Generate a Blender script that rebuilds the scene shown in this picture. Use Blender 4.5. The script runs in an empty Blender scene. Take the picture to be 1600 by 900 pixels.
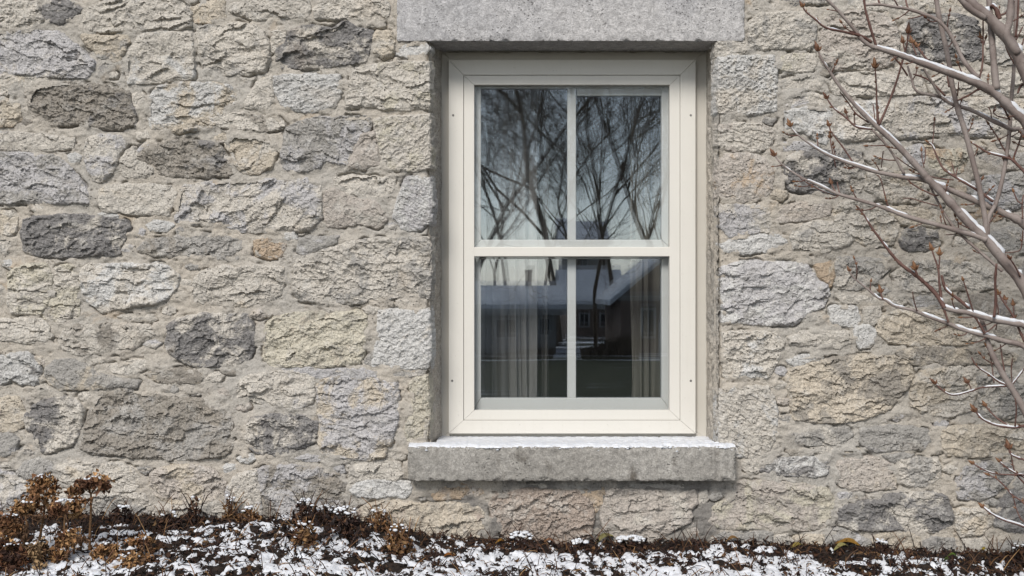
import bpy, bmesh, math, random
import numpy as np
from mathutils import Vector

# ------------------------------------------------------------------ camera, sky, sun, exposure
scene = bpy.context.scene
COL = scene.collection
DIST = 4.0                       # camera to wall plane (y = 0), metres
PX = 0.0022                      # one photo pixel on the wall plane, metres
cam_d = bpy.data.cameras.new('camera')
cam = bpy.data.objects.new('camera', cam_d)
COL.objects.link(cam)
cam.location = (0.0, -DIST, 0.0)
cam.rotation_euler = (math.radians(90), 0, 0)
cam_d.sensor_width = 36.0
cam_d.lens = 36.0 * DIST / (1600 * PX)
cam_d.clip_start = 0.05
cam_d.clip_end = 2000
scene.camera = cam

SUN_EL, SUN_AZ = math.radians(42), math.radians(-20)     # azimuth measured from -Y towards +X
sun_dir = Vector((math.sin(SUN_AZ) * math.cos(SUN_EL), -math.cos(SUN_AZ) * math.cos(SUN_EL), math.sin(SUN_EL)))
world = bpy.data.worlds.new('World')
scene.world = world
world.use_nodes = True
nt = world.node_tree
nt.nodes.clear()
sky = nt.nodes.new('ShaderNodeTexSky')
sky.sky_type = 'NISHITA'
sky.sun_disc = False
sky.sun_elevation = SUN_EL
sky.sun_rotation = math.radians(180) - SUN_AZ
sky.air_density = 1.0
sky.dust_density = 0.6
sky.ozone_density = 1.0
hsv = nt.nodes.new('ShaderNodeHueSaturation')
hsv.inputs['Saturation'].default_value = 0.46
bg = nt.nodes.new('ShaderNodeBackground')
bg.inputs['Strength'].default_value = 0.068
wo = nt.nodes.new('ShaderNodeOutputWorld')
nt.links.new(sky.outputs[0], hsv.inputs['Color'])
nt.links.new(hsv.outputs[0], bg.inputs['Color'])
nt.links.new(bg.outputs[0], wo.inputs['Surface'])

sun_d = bpy.data.lights.new('sun', 'SUN')
sun_d.energy = 1.5
sun_d.angle = math.radians(21)
sun_d.color = (1.0, 0.955, 0.90)
sun = bpy.data.objects.new('sun', sun_d)
COL.objects.link(sun)
sun.rotation_euler = (-sun_dir).to_track_quat('-Z', 'Y').to_euler()
sun.location = (-3, -6, 8)

scene.view_settings.view_transform = 'Standard'
scene.view_settings.look = 'None'
scene.view_settings.exposure = 1.31
scene.view_settings.gamma = 1.0
scene.render.engine = 'CYCLES'
scene.cycles.use_denoising = True
scene.cycles.max_bounces = 8
scene.cycles.transparent_max_bounces = 12
scene.cycles.caustics_reflective = False
scene.cycles.caustics_refractive = False

# ------------------------------------------------------------------ helpers
rnd = random.Random(7)


def P(px, py, y=0.0):
    """world point at depth y that stands where photo pixel (px, py) shows it"""
    k = PX * (DIST + y) / DIST
    return ((px - 800) * k, y, (450 - py) * k)


def lin(c):
    out = []
    for v in c:
        v = v / 255.0
        out.append(v / 12.92 if v <= 0.04045 else ((v + 0.055) / 1.055) ** 2.4)
    return out


def mesh_np(name, verts, quads, smooth=True, tris=None):
    me = bpy.data.meshes.new(name)
    verts = np.asarray(verts, dtype=np.float32)
    quads = np.asarray(quads, dtype=np.int32).reshape(-1, 4) if quads is not None and len(quads) else np.zeros((0, 4), np.int32)
    tris = np.asarray(tris, dtype=np.int32).reshape(-1, 3) if tris is not None and len(tris) else np.zeros((0, 3), np.int32)
    nq, ntr = len(quads), len(tris)
    me.vertices.add(len(verts))
    me.vertices.foreach_set('co', verts.ravel())
    me.loops.add(nq * 4 + ntr * 3)
    me.loops.foreach_set('vertex_index', np.concatenate([quads.ravel(), tris.ravel()]).astype(np.int32))
    me.polygons.add(nq + ntr)
    starts = np.concatenate([np.arange(nq) * 4, nq * 4 + np.arange(ntr) * 3]).astype(np.int32)
    me.polygons.foreach_set('loop_start', starts)
    me.update(calc_edges=True)
    me.polygons.foreach_set('use_smooth', np.full(nq + ntr, bool(smooth)))
    me.validate()
    return me


def link(name, me, mat=None, parent=None, loc=(0, 0, 0)):
    o = bpy.data.objects.new(name, me)
    COL.objects.link(o)
    o.location = loc
    if parent is not None:
        o.parent = parent
    if mat is not None and me is not None and not me.materials:
        me.materials.append(mat)
    return o


def empty(name, loc=(0, 0, 0)):
    o = bpy.data.objects.new(name, None)
    o.empty_display_size = 0.05
    COL.objects.link(o)
    o.location = loc
    return o


def tag(o, label=None, cat=None, group=None, kind=None):
    if label:
        o['label'] = label
    if cat:
        o['category'] = cat
    if group:
        o['group'] = group
    if kind:
        o['kind'] = kind
    return o


class MB:
    """collects quads / tris with an optional per-face colour"""
    def __init__(self):
        self.v, self.q, self.t = [], [], []
        self.cq, self.ct = [], []

    def add(self, verts, quads=(), tris=(), col=None):
        b = len(self.v)
        self.v.extend([tuple(p) for p in verts])
        for f in quads:
            self.q.append([b + i for i in f])
            self.cq.append(col)
        for f in tris:
            self.t.append([b + i for i in f])
            self.ct.append(col)

    def box(self, x0, x1, y0, y1, z0, z1, col=None):
        v = [(x0, y0, z0), (x1, y0, z0), (x1, y1, z0), (x0, y1, z0), (x0, y0, z1), (x1, y0, z1), (x1, y1, z1), (x0, y1, z1)]
        self.add(v, [(0, 3, 2, 1), (4, 5, 6, 7), (0, 1, 5, 4), (1, 2, 6, 5), (2, 3, 7, 6), (3, 0, 4, 7)], col=col)

    def tube(self, pts, rad, n=6, col=None, cap=True, jitter=0.0):
        pts = [Vector(p) for p in pts]
        m = len(pts)
        if not hasattr(rad, '__len__'):
            rad = [rad] * m
        up = None
        V = []
        for i in range(m):
            d = (pts[min(i + 1, m - 1)] - pts[max(i - 1, 0)])
            if d.length < 1e-9:
                d = Vector((0, 0, 1))
            d.normalize()
            if up is None:
                up = d.orthogonal().normalized()
            else:
                up = (up - d * up.dot(d))
                if up.length < 1e-6:
                    up = d.orthogonal()
                up.normalize()
            side = d.cross(up)
            for k in range(n):
                a = 2 * math.pi * k / n
                r = rad[i] * (1 + (rnd.uniform(-jitter, jitter) if jitter else 0))
                V.append(pts[i] + up * (math.cos(a) * r) + side * (math.sin(a) * r))
        Q = []
        for i in range(m - 1):
            for k in range(n):
                a, b = i * n + k, i * n + (k + 1) % n
                Q.append((a, b, b + n, a + n))
        T = []
        if cap:
            V.append(pts[0])
            V.append(pts[-1])
            c0, c1 = len(V) - 2, len(V) - 1
            for k in range(n):
                T.append((c0, (k + 1) % n, k))
                T.append((c1, (m - 1) * n + k, (m - 1) * n + (k + 1) % n))
        self.add(V, Q, T, col)

    def build(self, name, mat, parent=None, loc=(0, 0, 0), smooth=False, colname=None):
        v = np.asarray(self.v, dtype=np.float32) - np.asarray(loc, dtype=np.float32)
        if colname:
            cols = self.cq + self.ct
        me = mesh_np(name, v, self.q, smooth, self.t)
        if colname:
            att = me.color_attributes.new(colname, 'FLOAT_COLOR', 'CORNER')
            arr = []
            for f, c in zip(self.q + self.t, cols):
                arr.extend(((*c, 1.0),) * len(f))
            if len(arr) == len(att.data):
                att.data.foreach_set('color', np.asarray(arr, dtype=np.float32).ravel())
        return link(name, me, mat, parent, loc)


def beveled_prism(name, poly_xz, y0, y1, mat, parent, bevel=0.0015, loc=None):
    """polygon in the xz plane (counter-clockwise seen from -y) extruded y0..y1 (y0 is the front)"""
    bm = bmesh.new()
    f = [bm.verts.new((x, y0, z)) for x, z in poly_xz]
    b = [bm.verts.new((x, y1, z)) for x, z in poly_xz]
    n = len(f)
    bm.faces.new(f)
    bm.faces.new(list(reversed(b)))
    for i in range(n):
        j = (i + 1) % n
        bm.faces.new((f[j], f[i], b[i], b[j]))
    bmesh.ops.recalc_face_normals(bm, faces=bm.faces)
    if bevel:
        es = [e for e in bm.edges if all(abs(v.co.y - y0) < 1e-7 for v in e.verts)]
        bmesh.ops.bevel(bm, geom=es, offset=bevel, segments=2, affect='EDGES', profile=0.6)
    cx = sum(p[0] for p in poly_xz) / n
    cz = sum(p[1] for p in poly_xz) / n
    c = Vector((cx, y0, cz)) if loc is None else Vector(loc)
    for v in bm.verts:
        v.co -= c
    me = bpy.data.meshes.new(name)
    bm.to_mesh(me)
    bm.free()
    return link(name, me, mat, parent, c)


# ------------------------------------------------------------------ numpy noise
def _h(ix, iy, seed):
    n = (ix.astype(np.int64) * 374761393 + iy.astype(np.int64) * 668265263 + seed * 1442695041) & 0xFFFFFFFF
    n = ((n ^ (n >> 13)) * 1274126177) & 0xFFFFFFFF
    n = ((n ^ (n >> 16)) * 2246822519) & 0xFFFFFFFF
    return ((n ^ (n >> 15)) & 0xFFFFFF) / float(0xFFFFFF)


def perlin(x, y, seed=0):
    x = np.asarray(x, dtype=np.float64)
    y = np.asarray(y, dtype=np.float64)
    ix, iy = np.floor(x), np.floor(y)
    fx, fy = x - ix, y - iy
    u = fx * fx * fx * (fx * (fx * 6 - 15) + 10)
    v = fy * fy * fy * (fy * (fy * 6 - 15) + 10)

    def g(dx, dy):
        a = _h(ix + dx, iy + dy, seed) * 2 * math.pi
        return np.cos(a) * (fx - dx) + np.sin(a) * (fy - dy)
    return 1.5 * ((g(0, 0) * (1 - u) + g(1, 0) * u) * (1 - v) + (g(0, 1) * (1 - u) + g(1, 1) * u) * v)


def fbm(x, y, octv=4, seed=0, gain=0.5):
    s = np.zeros(np.broadcast(x, y).shape)
    a, t = 1.0, 0.0
    for i in range(octv):
        s += a * perlin(x, y, seed + i * 17)
        t += a
        a *= gain
        x, y = x * 2.03 + 5.1, y * 2.03 + 1.7
    return s / t * 1.3


def worley(x, y, seed=0):
    """returns scallop relief (hollows with sharp crests), tilted-plate relief, F2-F1"""
    ix, iy = np.floor(x), np.floor(y)
    f1 = np.full(x.shape, 9.0)
    f2 = np.full(x.shape, 9.0)
    plate = np.zeros(x.shape)
    for dx in (-1, 0, 1):
        for dy in (-1, 0, 1):
            cx, cy = ix + dx, iy + dy
            px = cx + 0.1 + 0.8 * _h(cx, cy, seed)
            py = cy + 0.1 + 0.8 * _h(cx, cy, seed + 1)
            a = _h(cx, cy, seed + 2)
            gx = _h(cx, cy, seed + 3) * 2 - 1
            gy = _h(cx, cy, seed + 4) * 2 - 1
            ex, ey = x - px, y - py
            d = np.sqrt(ex * ex + ey * ey)
            near = d < f1
            f2 = np.where(near, f1, np.minimum(f2, d))
            f1 = np.where(near, d, f1)
            plate = np.where(near, a - 0.5 + 0.7 * (gx * ex + gy * ey), plate)
    return np.minimum(f1, 1.0) ** 2 * 1.6 - 0.4, plate, f2 - f1


def sstep(a, b, x):
    t = np.clip((x - a) / (b - a), 0, 1)
    return t * t * (3 - 2 * t)


def poly_sd(x, y, pts):
    """signed distance to polygon, positive inside"""
    d2 = np.full(x.shape, 1e12)
    inside = np.zeros(x.shape, dtype=bool)
    n = len(pts)
    for i in range(n):
        x0, y0 = pts[i]
        x1, y1 = pts[(i + 1) % n]
        ex, ey = x1 - x0, y1 - y0
        L = ex * ex + ey * ey + 1e-9
        t = np.clip(((x - x0) * ex + (y - y0) * ey) / L, 0, 1)
        d2 = np.minimum(d2, (x - x0 - t * ex) ** 2 + (y - y0 - t * ey) ** 2)
        c = (y0 > y) != (y1 > y)
        inside ^= c & (x < (x1 - x0) * (y - y0) / ((y1 - y0) if abs(y1 - y0) > 1e-9 else 1e-9) + x0)
    d = np.sqrt(d2)
    return np.where(inside, d, -d)


def grid_cells(keep, vidx_shape):
    """quads of a (ny, nx) vertex grid for the cells flagged in keep (ny-1, nx-1); returns used vertex ids, quads"""
    ny, nx = vidx_shape
    idx = np.arange(ny * nx).reshape(ny, nx)
    a, b, c, d = idx[:-1, :-1][keep], idx[:-1, 1:][keep], idx[1:, 1:][keep], idx[1:, :-1][keep]
    q = np.stack([a, b, c, d], axis=1)
    used = np.unique(q)
    remap = np.full(ny * nx, -1, dtype=np.int64)
    remap[used] = np.arange(len(used))
    return used, remap[q]


# ------------------------------------------------------------------ materials
def new_mat(name):
    m = bpy.data.materials.new(name)
    m.use_nodes = True
    t = m.node_tree
    t.nodes.clear()
    out = t.nodes.new('ShaderNodeOutputMaterial')
    b = t.nodes.new('ShaderNodeBsdfPrincipled')
    t.links.new(b.outputs[0], out.inputs['Surface'])
    return m, t, b


class N:
    def __init__(self, t):
        self.t = t

    def new(self, kind, **kw):
        n = self.t.nodes.new(kind)
        for k, v in kw.items():
            setattr(n, k, v)
        return n

    def l(self, a, b):
        self.t.links.new(a, b)

    def val(self, sock, v):
        if hasattr(v, 'is_linked'):
            self.l(v, sock)
        else:
            sock.default_value = v

    def noise(self, vec, scale, detail=4, rough=0.55, dist=0.0, w=None):
        n = self.new('ShaderNodeTexNoise')
        self.l(vec, n.inputs['Vector'])
        n.inputs['Scale'].default_value = scale
        n.inputs['Detail'].default_value = detail
        n.inputs['Roughness'].default_value = rough
        n.inputs['Distortion'].default_value = dist
        return n.outputs['Fac']

    def ramp(self, fac, a, b, lo=0.0, hi=1.0):
        n = self.new('ShaderNodeMapRange')
        n.interpolation_type = 'SMOOTHSTEP'
        self.val(n.inputs['Value'], fac)
        n.inputs['From Min'].default_value = a
        n.inputs['From Max'].default_value = b
        n.inputs['To Min'].default_value = lo
        n.inputs['To Max'].default_value = hi
        return n.outputs['Result']

    def math(self, op, a, b=0.0):
        n = self.new('ShaderNodeMath', operation=op)
        self.val(n.inputs[0], a)
        self.val(n.inputs[1], b)
        return n.outputs[0]

    def mix(self, fac, a, b, mode='MIX'):
        n = self.new('ShaderNodeMix', data_type='RGBA', blend_type=mode)
        self.val(n.inputs['Factor'], fac)
        self.val(n.inputs[6], a if hasattr(a, 'is_linked') else (*a, 1.0))
        self.val(n.inputs[7], b if hasattr(b, 'is_linked') else (*b, 1.0))
        return n.outputs[2]

    def scale(self, col, s):
        n = self.new('ShaderNodeVectorMath', operation='SCALE')
        self.l(col, n.inputs[0])
        self.val(n.inputs['Scale'], s)
        return n.outputs[0]

    def bump(self, height, strength, dist, normal=None):
        n = self.new('ShaderNodeBump')
        self.l(height, n.inputs['Height'])
        n.inputs['Strength'].default_value = strength
        n.inputs['Distance'].default_value = dist
        if normal is not None:
            self.l(normal, n.inputs['Normal'])
        return n.outputs[0]

    def attr(self, name, kind='OBJECT'):
        n = self.new('ShaderNodeAttribute', attribute_type=kind, attribute_name=name)
        return n

    def pos(self):
        return self.new('ShaderNodeNewGeometry').outputs['Position']


ALB = 0.80      # photographed tone (display value) to albedo


def rgb(c, k=ALB):
    return tuple(v * k for v in lin(c))


def mat_stone():
    m, t, b = new_mat('limestone')
    n = N(t)
    pos = n.pos()
    off = n.new('ShaderNodeObjectInfo')
    add = n.new('ShaderNodeVectorMath', operation='MULTIPLY_ADD')
    n.l(off.outputs['Random'], add.inputs[0])
    add.inputs[1].default_value = (37.0, 11.0, 23.0)
    n.l(pos, add.inputs[2])
    v = add.outputs[0]
    tone, patch = n.attr('tone').outputs['Color'], n.attr('patch_tone').outputs['Color']
    amt = n.attr('patch_amount').outputs['Fac']
    # broad patches of the second tone
    pn = n.noise(v, 8.5, 8, 0.68, 0.5)
    thr = n.math('SUBTRACT', 0.80, n.math('MULTIPLY', amt, 0.52))
    d = n.math('SUBTRACT', pn, thr)
    pm = n.ramp(d, -0.045, 0.05)
    c = n.mix(pm, tone, patch)
    # warm lime stains
    wn = n.noise(v, 5.0, 4, 0.6, 0.6)
    c = n.mix(n.ramp(wn, 0.58, 0.76, 0, 0.35), c, rgb((200, 184, 163)))
    # pale bloom and grey weathering
    gn = n.noise(v, 22.0, 5, 0.65)
    c = n.mix(n.ramp(gn, 0.52, 0.74, 0, 0.55), c, rgb((212, 208, 201)))
    dn = n.noise(v, 15.0, 8, 0.72, 0.4)
    c = n.mix(n.ramp(dn, 0.53, 0.63, 0, 0.42), c, rgb((138, 134, 129)))
    ln = n.noise(v, 24.0, 7, 0.72, 0.3)
    c = n.mix(n.ramp(ln, 0.57, 0.66, 0, 0.5), c, rgb((205, 200, 190)))
    # grain
    fn = n.noise(v, 190.0, 3, 0.7)
    c = n.scale(c, n.ramp(fn, 0.25, 0.78, 0.74, 1.22))
    # pores
    vo = n.new('ShaderNodeTexVoronoi')
    n.l(v, vo.inputs['Vector'])
    vo.inputs['Scale'].default_value = 75.0
    pr = n.math('MULTIPLY', n.ramp(vo.outputs['Distance'], 0.10, 0.28, 1.0, 0.0), n.ramp(n.noise(v, 14.0, 3), 0.5, 0.66))
    c = n.mix(n.math('MULTIPLY', pr, 0.6), c, rgb((82, 76, 68)))
    n.l(c, b.inputs['Base Color'])
    b.inputs['Roughness'].default_value = 0.92
    b.inputs['Specular IOR Level'].default_value = 0.2
    h1 = n.noise(v, 120.0, 5, 0.7)
    h2 = n.math('SUBTRACT', n.math('MULTIPLY', n.noise(v, 48.0, 5, 0.62, 0.3), 1.6), n.math('MULTIPLY', pr, 1.0))
    nb = n.bump(h2, 0.9, 0.012)
    n.l(n.bump(h1, 0.7, 0.006, nb), b.inputs['Normal'])
    return m


def mat_mortar():
    m, t, b = new_mat('lime_mortar')
    n = N(t)
    v = n.pos()
    c = n.mix(n.ramp(n.noise(v, 2.2, 5, 0.6, 0.3), 0.35, 0.68), rgb((183, 178, 170)), rgb((194, 185, 172)))
    c = n.mix(n.ramp(n.noise(v, 5.5, 5, 0.6, 0.5), 0.60, 0.76, 0, 0.6), c, rgb((190, 166, 136)))
    c = n.mix(n.ramp(n.noise(v, 9.0, 5, 0.65, 0.5), 0.56, 0.76, 0, 0.6), c, rgb((146, 141, 134)))
    c = n.mix(n.ramp(n.noise(v, 16.0, 4, 0.6), 0.58, 0.75, 0, 0.4), c, rgb((204, 197, 186)))
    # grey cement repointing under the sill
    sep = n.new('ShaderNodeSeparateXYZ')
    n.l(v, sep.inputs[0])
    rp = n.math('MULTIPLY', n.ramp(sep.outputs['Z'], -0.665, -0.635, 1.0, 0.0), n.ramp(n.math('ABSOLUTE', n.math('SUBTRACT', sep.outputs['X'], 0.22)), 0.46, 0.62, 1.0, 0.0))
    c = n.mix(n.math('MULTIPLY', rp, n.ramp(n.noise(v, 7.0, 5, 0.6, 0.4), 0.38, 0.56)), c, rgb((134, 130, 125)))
    c = n.scale(c, n.ramp(n.noise(v, 210.0, 3, 0.75), 0.25, 0.78, 0.78, 1.18))
    vo = n.new('ShaderNodeTexVoronoi')
    n.l(v, vo.inputs['Vector'])
    vo.inputs['Scale'].default_value = 62.0
    pr = n.math('MULTIPLY', n.ramp(vo.outputs['Distance'], 0.08, 0.22, 1.0, 0.0), n.ramp(n.noise(v, 12.0, 3), 0.52, 0.66))
    c = n.mix(n.math('MULTIPLY', pr, 0.6), c, rgb((80, 74, 66)))
    n.l(c, b.inputs['Base Color'])
    b.inputs['Roughness'].default_value = 0.95
    b.inputs['Specular IOR Level'].default_value = 0.15
    nb = n.bump(n.math('SUBTRACT', n.noise(v, 60.0, 6, 0.72), pr), 0.85, 0.009)
    n.l(n.bump(n.noise(v, 260.0, 2, 0.7), 0.4, 0.003, nb), b.inputs['Normal'])
    return m


def mat_block(name, c1, c2, c3, dark=0.4, streak=False):
    """dressed grey stone of the lintel and the sill"""
    m, t, b = new_mat(name)
    n = N(t)
    v = n.pos()
    c = n.mix(n.ramp(n.noise(v, 3.0, 5, 0.6, 0.2), 0.35, 0.66), rgb(c1), rgb(c2))
    c = n.mix(n.ramp(n.noise(v, 11.0, 5, 0.65, 0.6), 0.57, 0.76, 0, dark), c, rgb(c3))
    mp = n.new('ShaderNodeMapping')
    n.l(v, mp.inputs['Vector'])
    mp.inputs['Scale'].default_value = (13, 13, 2.4)
    c = n.mix(n.ramp(n.noise(mp.outputs[0], 1.0, 6, 0.65, 0.5), 0.52, 0.74, 0, dark * 0.75), c, rgb(c3))
    sp = n.noise(v, 170.0, 3, 0.8)
    c = n.scale(c, n.ramp(sp, 0.28, 0.74, 0.70, 1.24))
    md = n.noise(v, 38.0, 5, 0.7, 0.4)
    c = n.scale(c, n.ramp(md, 0.3, 0.72, 0.78, 1.2))
    vo = n.new('ShaderNodeTexVoronoi')
    n.l(v, vo.inputs['Vector'])
    vo.inputs['Scale'].default_value = 85.0
    pit = n.math('MULTIPLY', n.ramp(vo.outputs['Distance'], 0.12, 0.3, 1.0, 0.0), n.ramp(n.noise(v, 9.0, 4), 0.46, 0.62))
    c = n.mix(n.math('MULTIPLY', pit, 0.5), c, rgb((74, 71, 67)))
    w = n.noise(v, 90.0, 3, 0.7)
    c = n.mix(n.ramp(w, 0.66, 0.76, 0, 0.6), c, rgb((222, 220, 216)))
    w2 = n.noise(v, 110.0, 2, 0.6, 0.3)
    c = n.mix(n.ramp(w2, 0.66, 0.76, 0, 0.6), c, rgb((88, 86, 84)))
    n.l(c, b.inputs['Base Color'])
    b.inputs['Roughness'].default_value = 0.9
    b.inputs['Specular IOR Level'].default_value = 0.2
    n.l(n.bump(sp, 0.6, 0.005, n.bump(n.math('SUBTRACT', md, n.math('MULTIPLY', pit, 0.6)), 0.7, 0.008)), b.inputs['Normal'])
    return m


def mat_paint(name, c, dirt=0.12, rough=0.5):
    m, t, b = new_mat(name)
    n = N(t)
    v = n.pos()
    col = n.mix(n.ramp(n.noise(v, 2.5, 4, 0.6, 0.5), 0.4, 0.75, 0, dirt), rgb(c), rgb(tuple(x * 0.86 for x in c)))
    st = n.new('ShaderNodeMapping')
    n.l(v, st.inputs['Vector'])
    st.inputs['Scale'].default_value = (60, 60, 2.5)
    col = n.mix(n.ramp(n.noise(st.outputs[0], 1.0, 4, 0.6), 0.5, 0.8, 0, dirt * 0.6), col, rgb((176, 168, 150)))
    col = n.mix(n.ramp(n.noise(v, 160, 2), 0.68, 0.76, 0, 0.3), col, rgb((150, 142, 128)))
    n.l(col, b.inputs['Base Color'])
    b.inputs['Roughness'].default_value = rough
    n.l(n.bump(n.noise(v, 90, 3), 0.06, 0.002), b.inputs['Normal'])
    return m


def mat_plain(name, c, k=ALB, rough=0.85, var=0.25, scale=30.0, spec=0.25):
    m, t, b = new_mat(name)
    n = N(t)
    v = n.pos()
    base = rgb(c, k)
    col = n.mix(n.ramp(n.noise(v, scale, 4, 0.6), 0.3, 0.72), tuple(x * (1 - var) for x in base), tuple(min(1, x * (1 + var)) for x in base))
    n.l(col, b.inputs['Base Color'])
    b.inputs['Roughness'].default_value = rough
    b.inputs['Specular IOR Level'].default_value = spec
    return m


def mat_vcol(name, rough=0.8, var=0.2, scale=120.0):
    m, t, b = new_mat(name)
    n = N(t)
    v = n.pos()
    c = n.attr('leaf_colour', 'GEOMETRY').outputs['Color']
    n.l(n.scale(c, n.ramp(n.noise(v, scale, 3), 0.3, 0.7, 1 - var, 1 + var)), b.inputs['Base Color'])
    b.inputs['Roughness'].default_value = rough
    b.inputs['Specular IOR Level'].default_value = 0.2
    return m


def mat_bark(name, c1, c2, c3):
    m, t, b = new_mat(name)
    n = N(t)
    v = n.pos()
    c = n.mix(n.ramp(n.noise(v, 14.0, 4, 0.6, 0.4), 0.36, 0.64), rgb(c1), rgb(c2))
    c = n.mix(n.ramp(n.noise(v, 70.0, 4, 0.65, 0.5), 0.55, 0.72, 0, 0.6), c, rgb(c3))
    n.l(c, b.inputs['Base Color'])
    b.inputs['Roughness'].default_value = 0.62
    b.inputs['Specular IOR Level'].default_value = 0.3
    n.l(n.bump(n.noise(v, 160.0, 3), 0.35, 0.002), b.inputs['Normal'])
    return m


def mat_snow():
    m, t, b = new_mat('snow')
    n = N(t)
    v = n.pos()
    c = n.mix(n.ramp(n.noise(v, 40, 4, 0.6), 0.3, 0.7), (0.52, 0.53, 0.555), (0.60, 0.61, 0.63))
    n.l(c, b.inputs['Base Color'])
    b.inputs['Roughness'].default_value = 0.75
    b.inputs['Subsurface Weight'].default_value = 0.25
    b.inputs['Subsurface Radius'].default_value = (0.01, 0.012, 0.015)
    b.inputs['Subsurface Scale'].default_value = 0.4
    n.l(n.bump(n.noise(v, 220, 3), 0.3, 0.003), b.inputs['Normal'])
    return m


def mat_glass(name, refl_):
    m = bpy.data.materials.new(name)
    m.use_nodes = True
    t = m.node_tree
    t.nodes.clear()
    n = N(t)
    out = n.new('ShaderNodeOutputMaterial')
    tr = n.new('ShaderNodeBsdfTransparent')
    tr.inputs['Color'].default_value = (0.96, 0.965, 0.965, 1)
    gl = n.new('ShaderNodeBsdfGlossy')
    gl.inputs['Roughness'].default_value = 0.007
    gl.inputs['Color'].default_value = (0.84, 0.92, 1.0, 1)
    lw = n.new('ShaderNodeLayerWeight')
    lw.inputs['Blend'].default_value = 0.5
    f = n.math('ADD', refl_, n.math('MULTIPLY', n.math('POWER', lw.outputs['Facing'], 4.0), 0.6))
    mx = n.new('ShaderNodeMixShader')
    n.l(f, mx.inputs[0])
    n.l(tr.outputs[0], mx.inputs[1])
    n.l(gl.outputs[0], mx.inputs[2])
    n.l(mx.outputs[0], out.inputs['Surface'])
    return m


M = {
    'stone': mat_stone(),
    'mortar': mat_mortar(),
    'lintel': mat_block('lintel_stone', (184, 182, 182), (194, 191, 189), (146, 145, 148), 0.5),
    'sill': mat_block('sill_stone', (154, 150, 143), (174, 170, 163), (104, 98, 90), 1.0),
    'reveal': mat_block('reveal_mortar', (184, 178, 169), (198, 189, 176), (138, 131, 122), 0.8),
    'paint': mat_paint('cream_paint', (224, 220, 211)),
    'flange': mat_paint('dull_cream_paint', (204, 199, 189), 0.2),
    'sash': mat_paint('sash_paint', (204, 205, 202), 0.15),
    'storm_glass': mat_glass('storm_glass', 0.045),
    'glass': mat_glass('window_glass', 0.145),
    'snow': mat_snow(),
    'screw': mat_plain('screw_metal', (120, 118, 114), rough=0.45, spec=0.6),
    'bark': mat_bark('shrub_bark', (128, 115, 109), (150, 139, 133), (94, 79, 73)),
    'twig': mat_bark('twig_bark', (90, 63, 56), (110, 83, 75), (66, 44, 39)),
    'bud': mat_bark('bud_scales', (98, 66, 50), (130, 94, 66), (64, 42, 34)),
    'leaf': mat_vcol('dead_leaves'),
    'dark_gap': mat_plain('dark_joint', (70, 66, 60)),
}

# ------------------------------------------------------------------ the stone wall
TONE = {'L': (209, 202, 191), 'W': (212, 210, 206), 'T': (205, 194, 177), 'O': (193, 173, 150), 'G': (174, 170, 164),
        'B': (196, 193, 192), 'D': (138, 135, 133), 'K': (160, 153, 143), 'C': (205, 198, 181), 'P': (196, 187, 177), 'Q': (176, 162, 150)}
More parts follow.
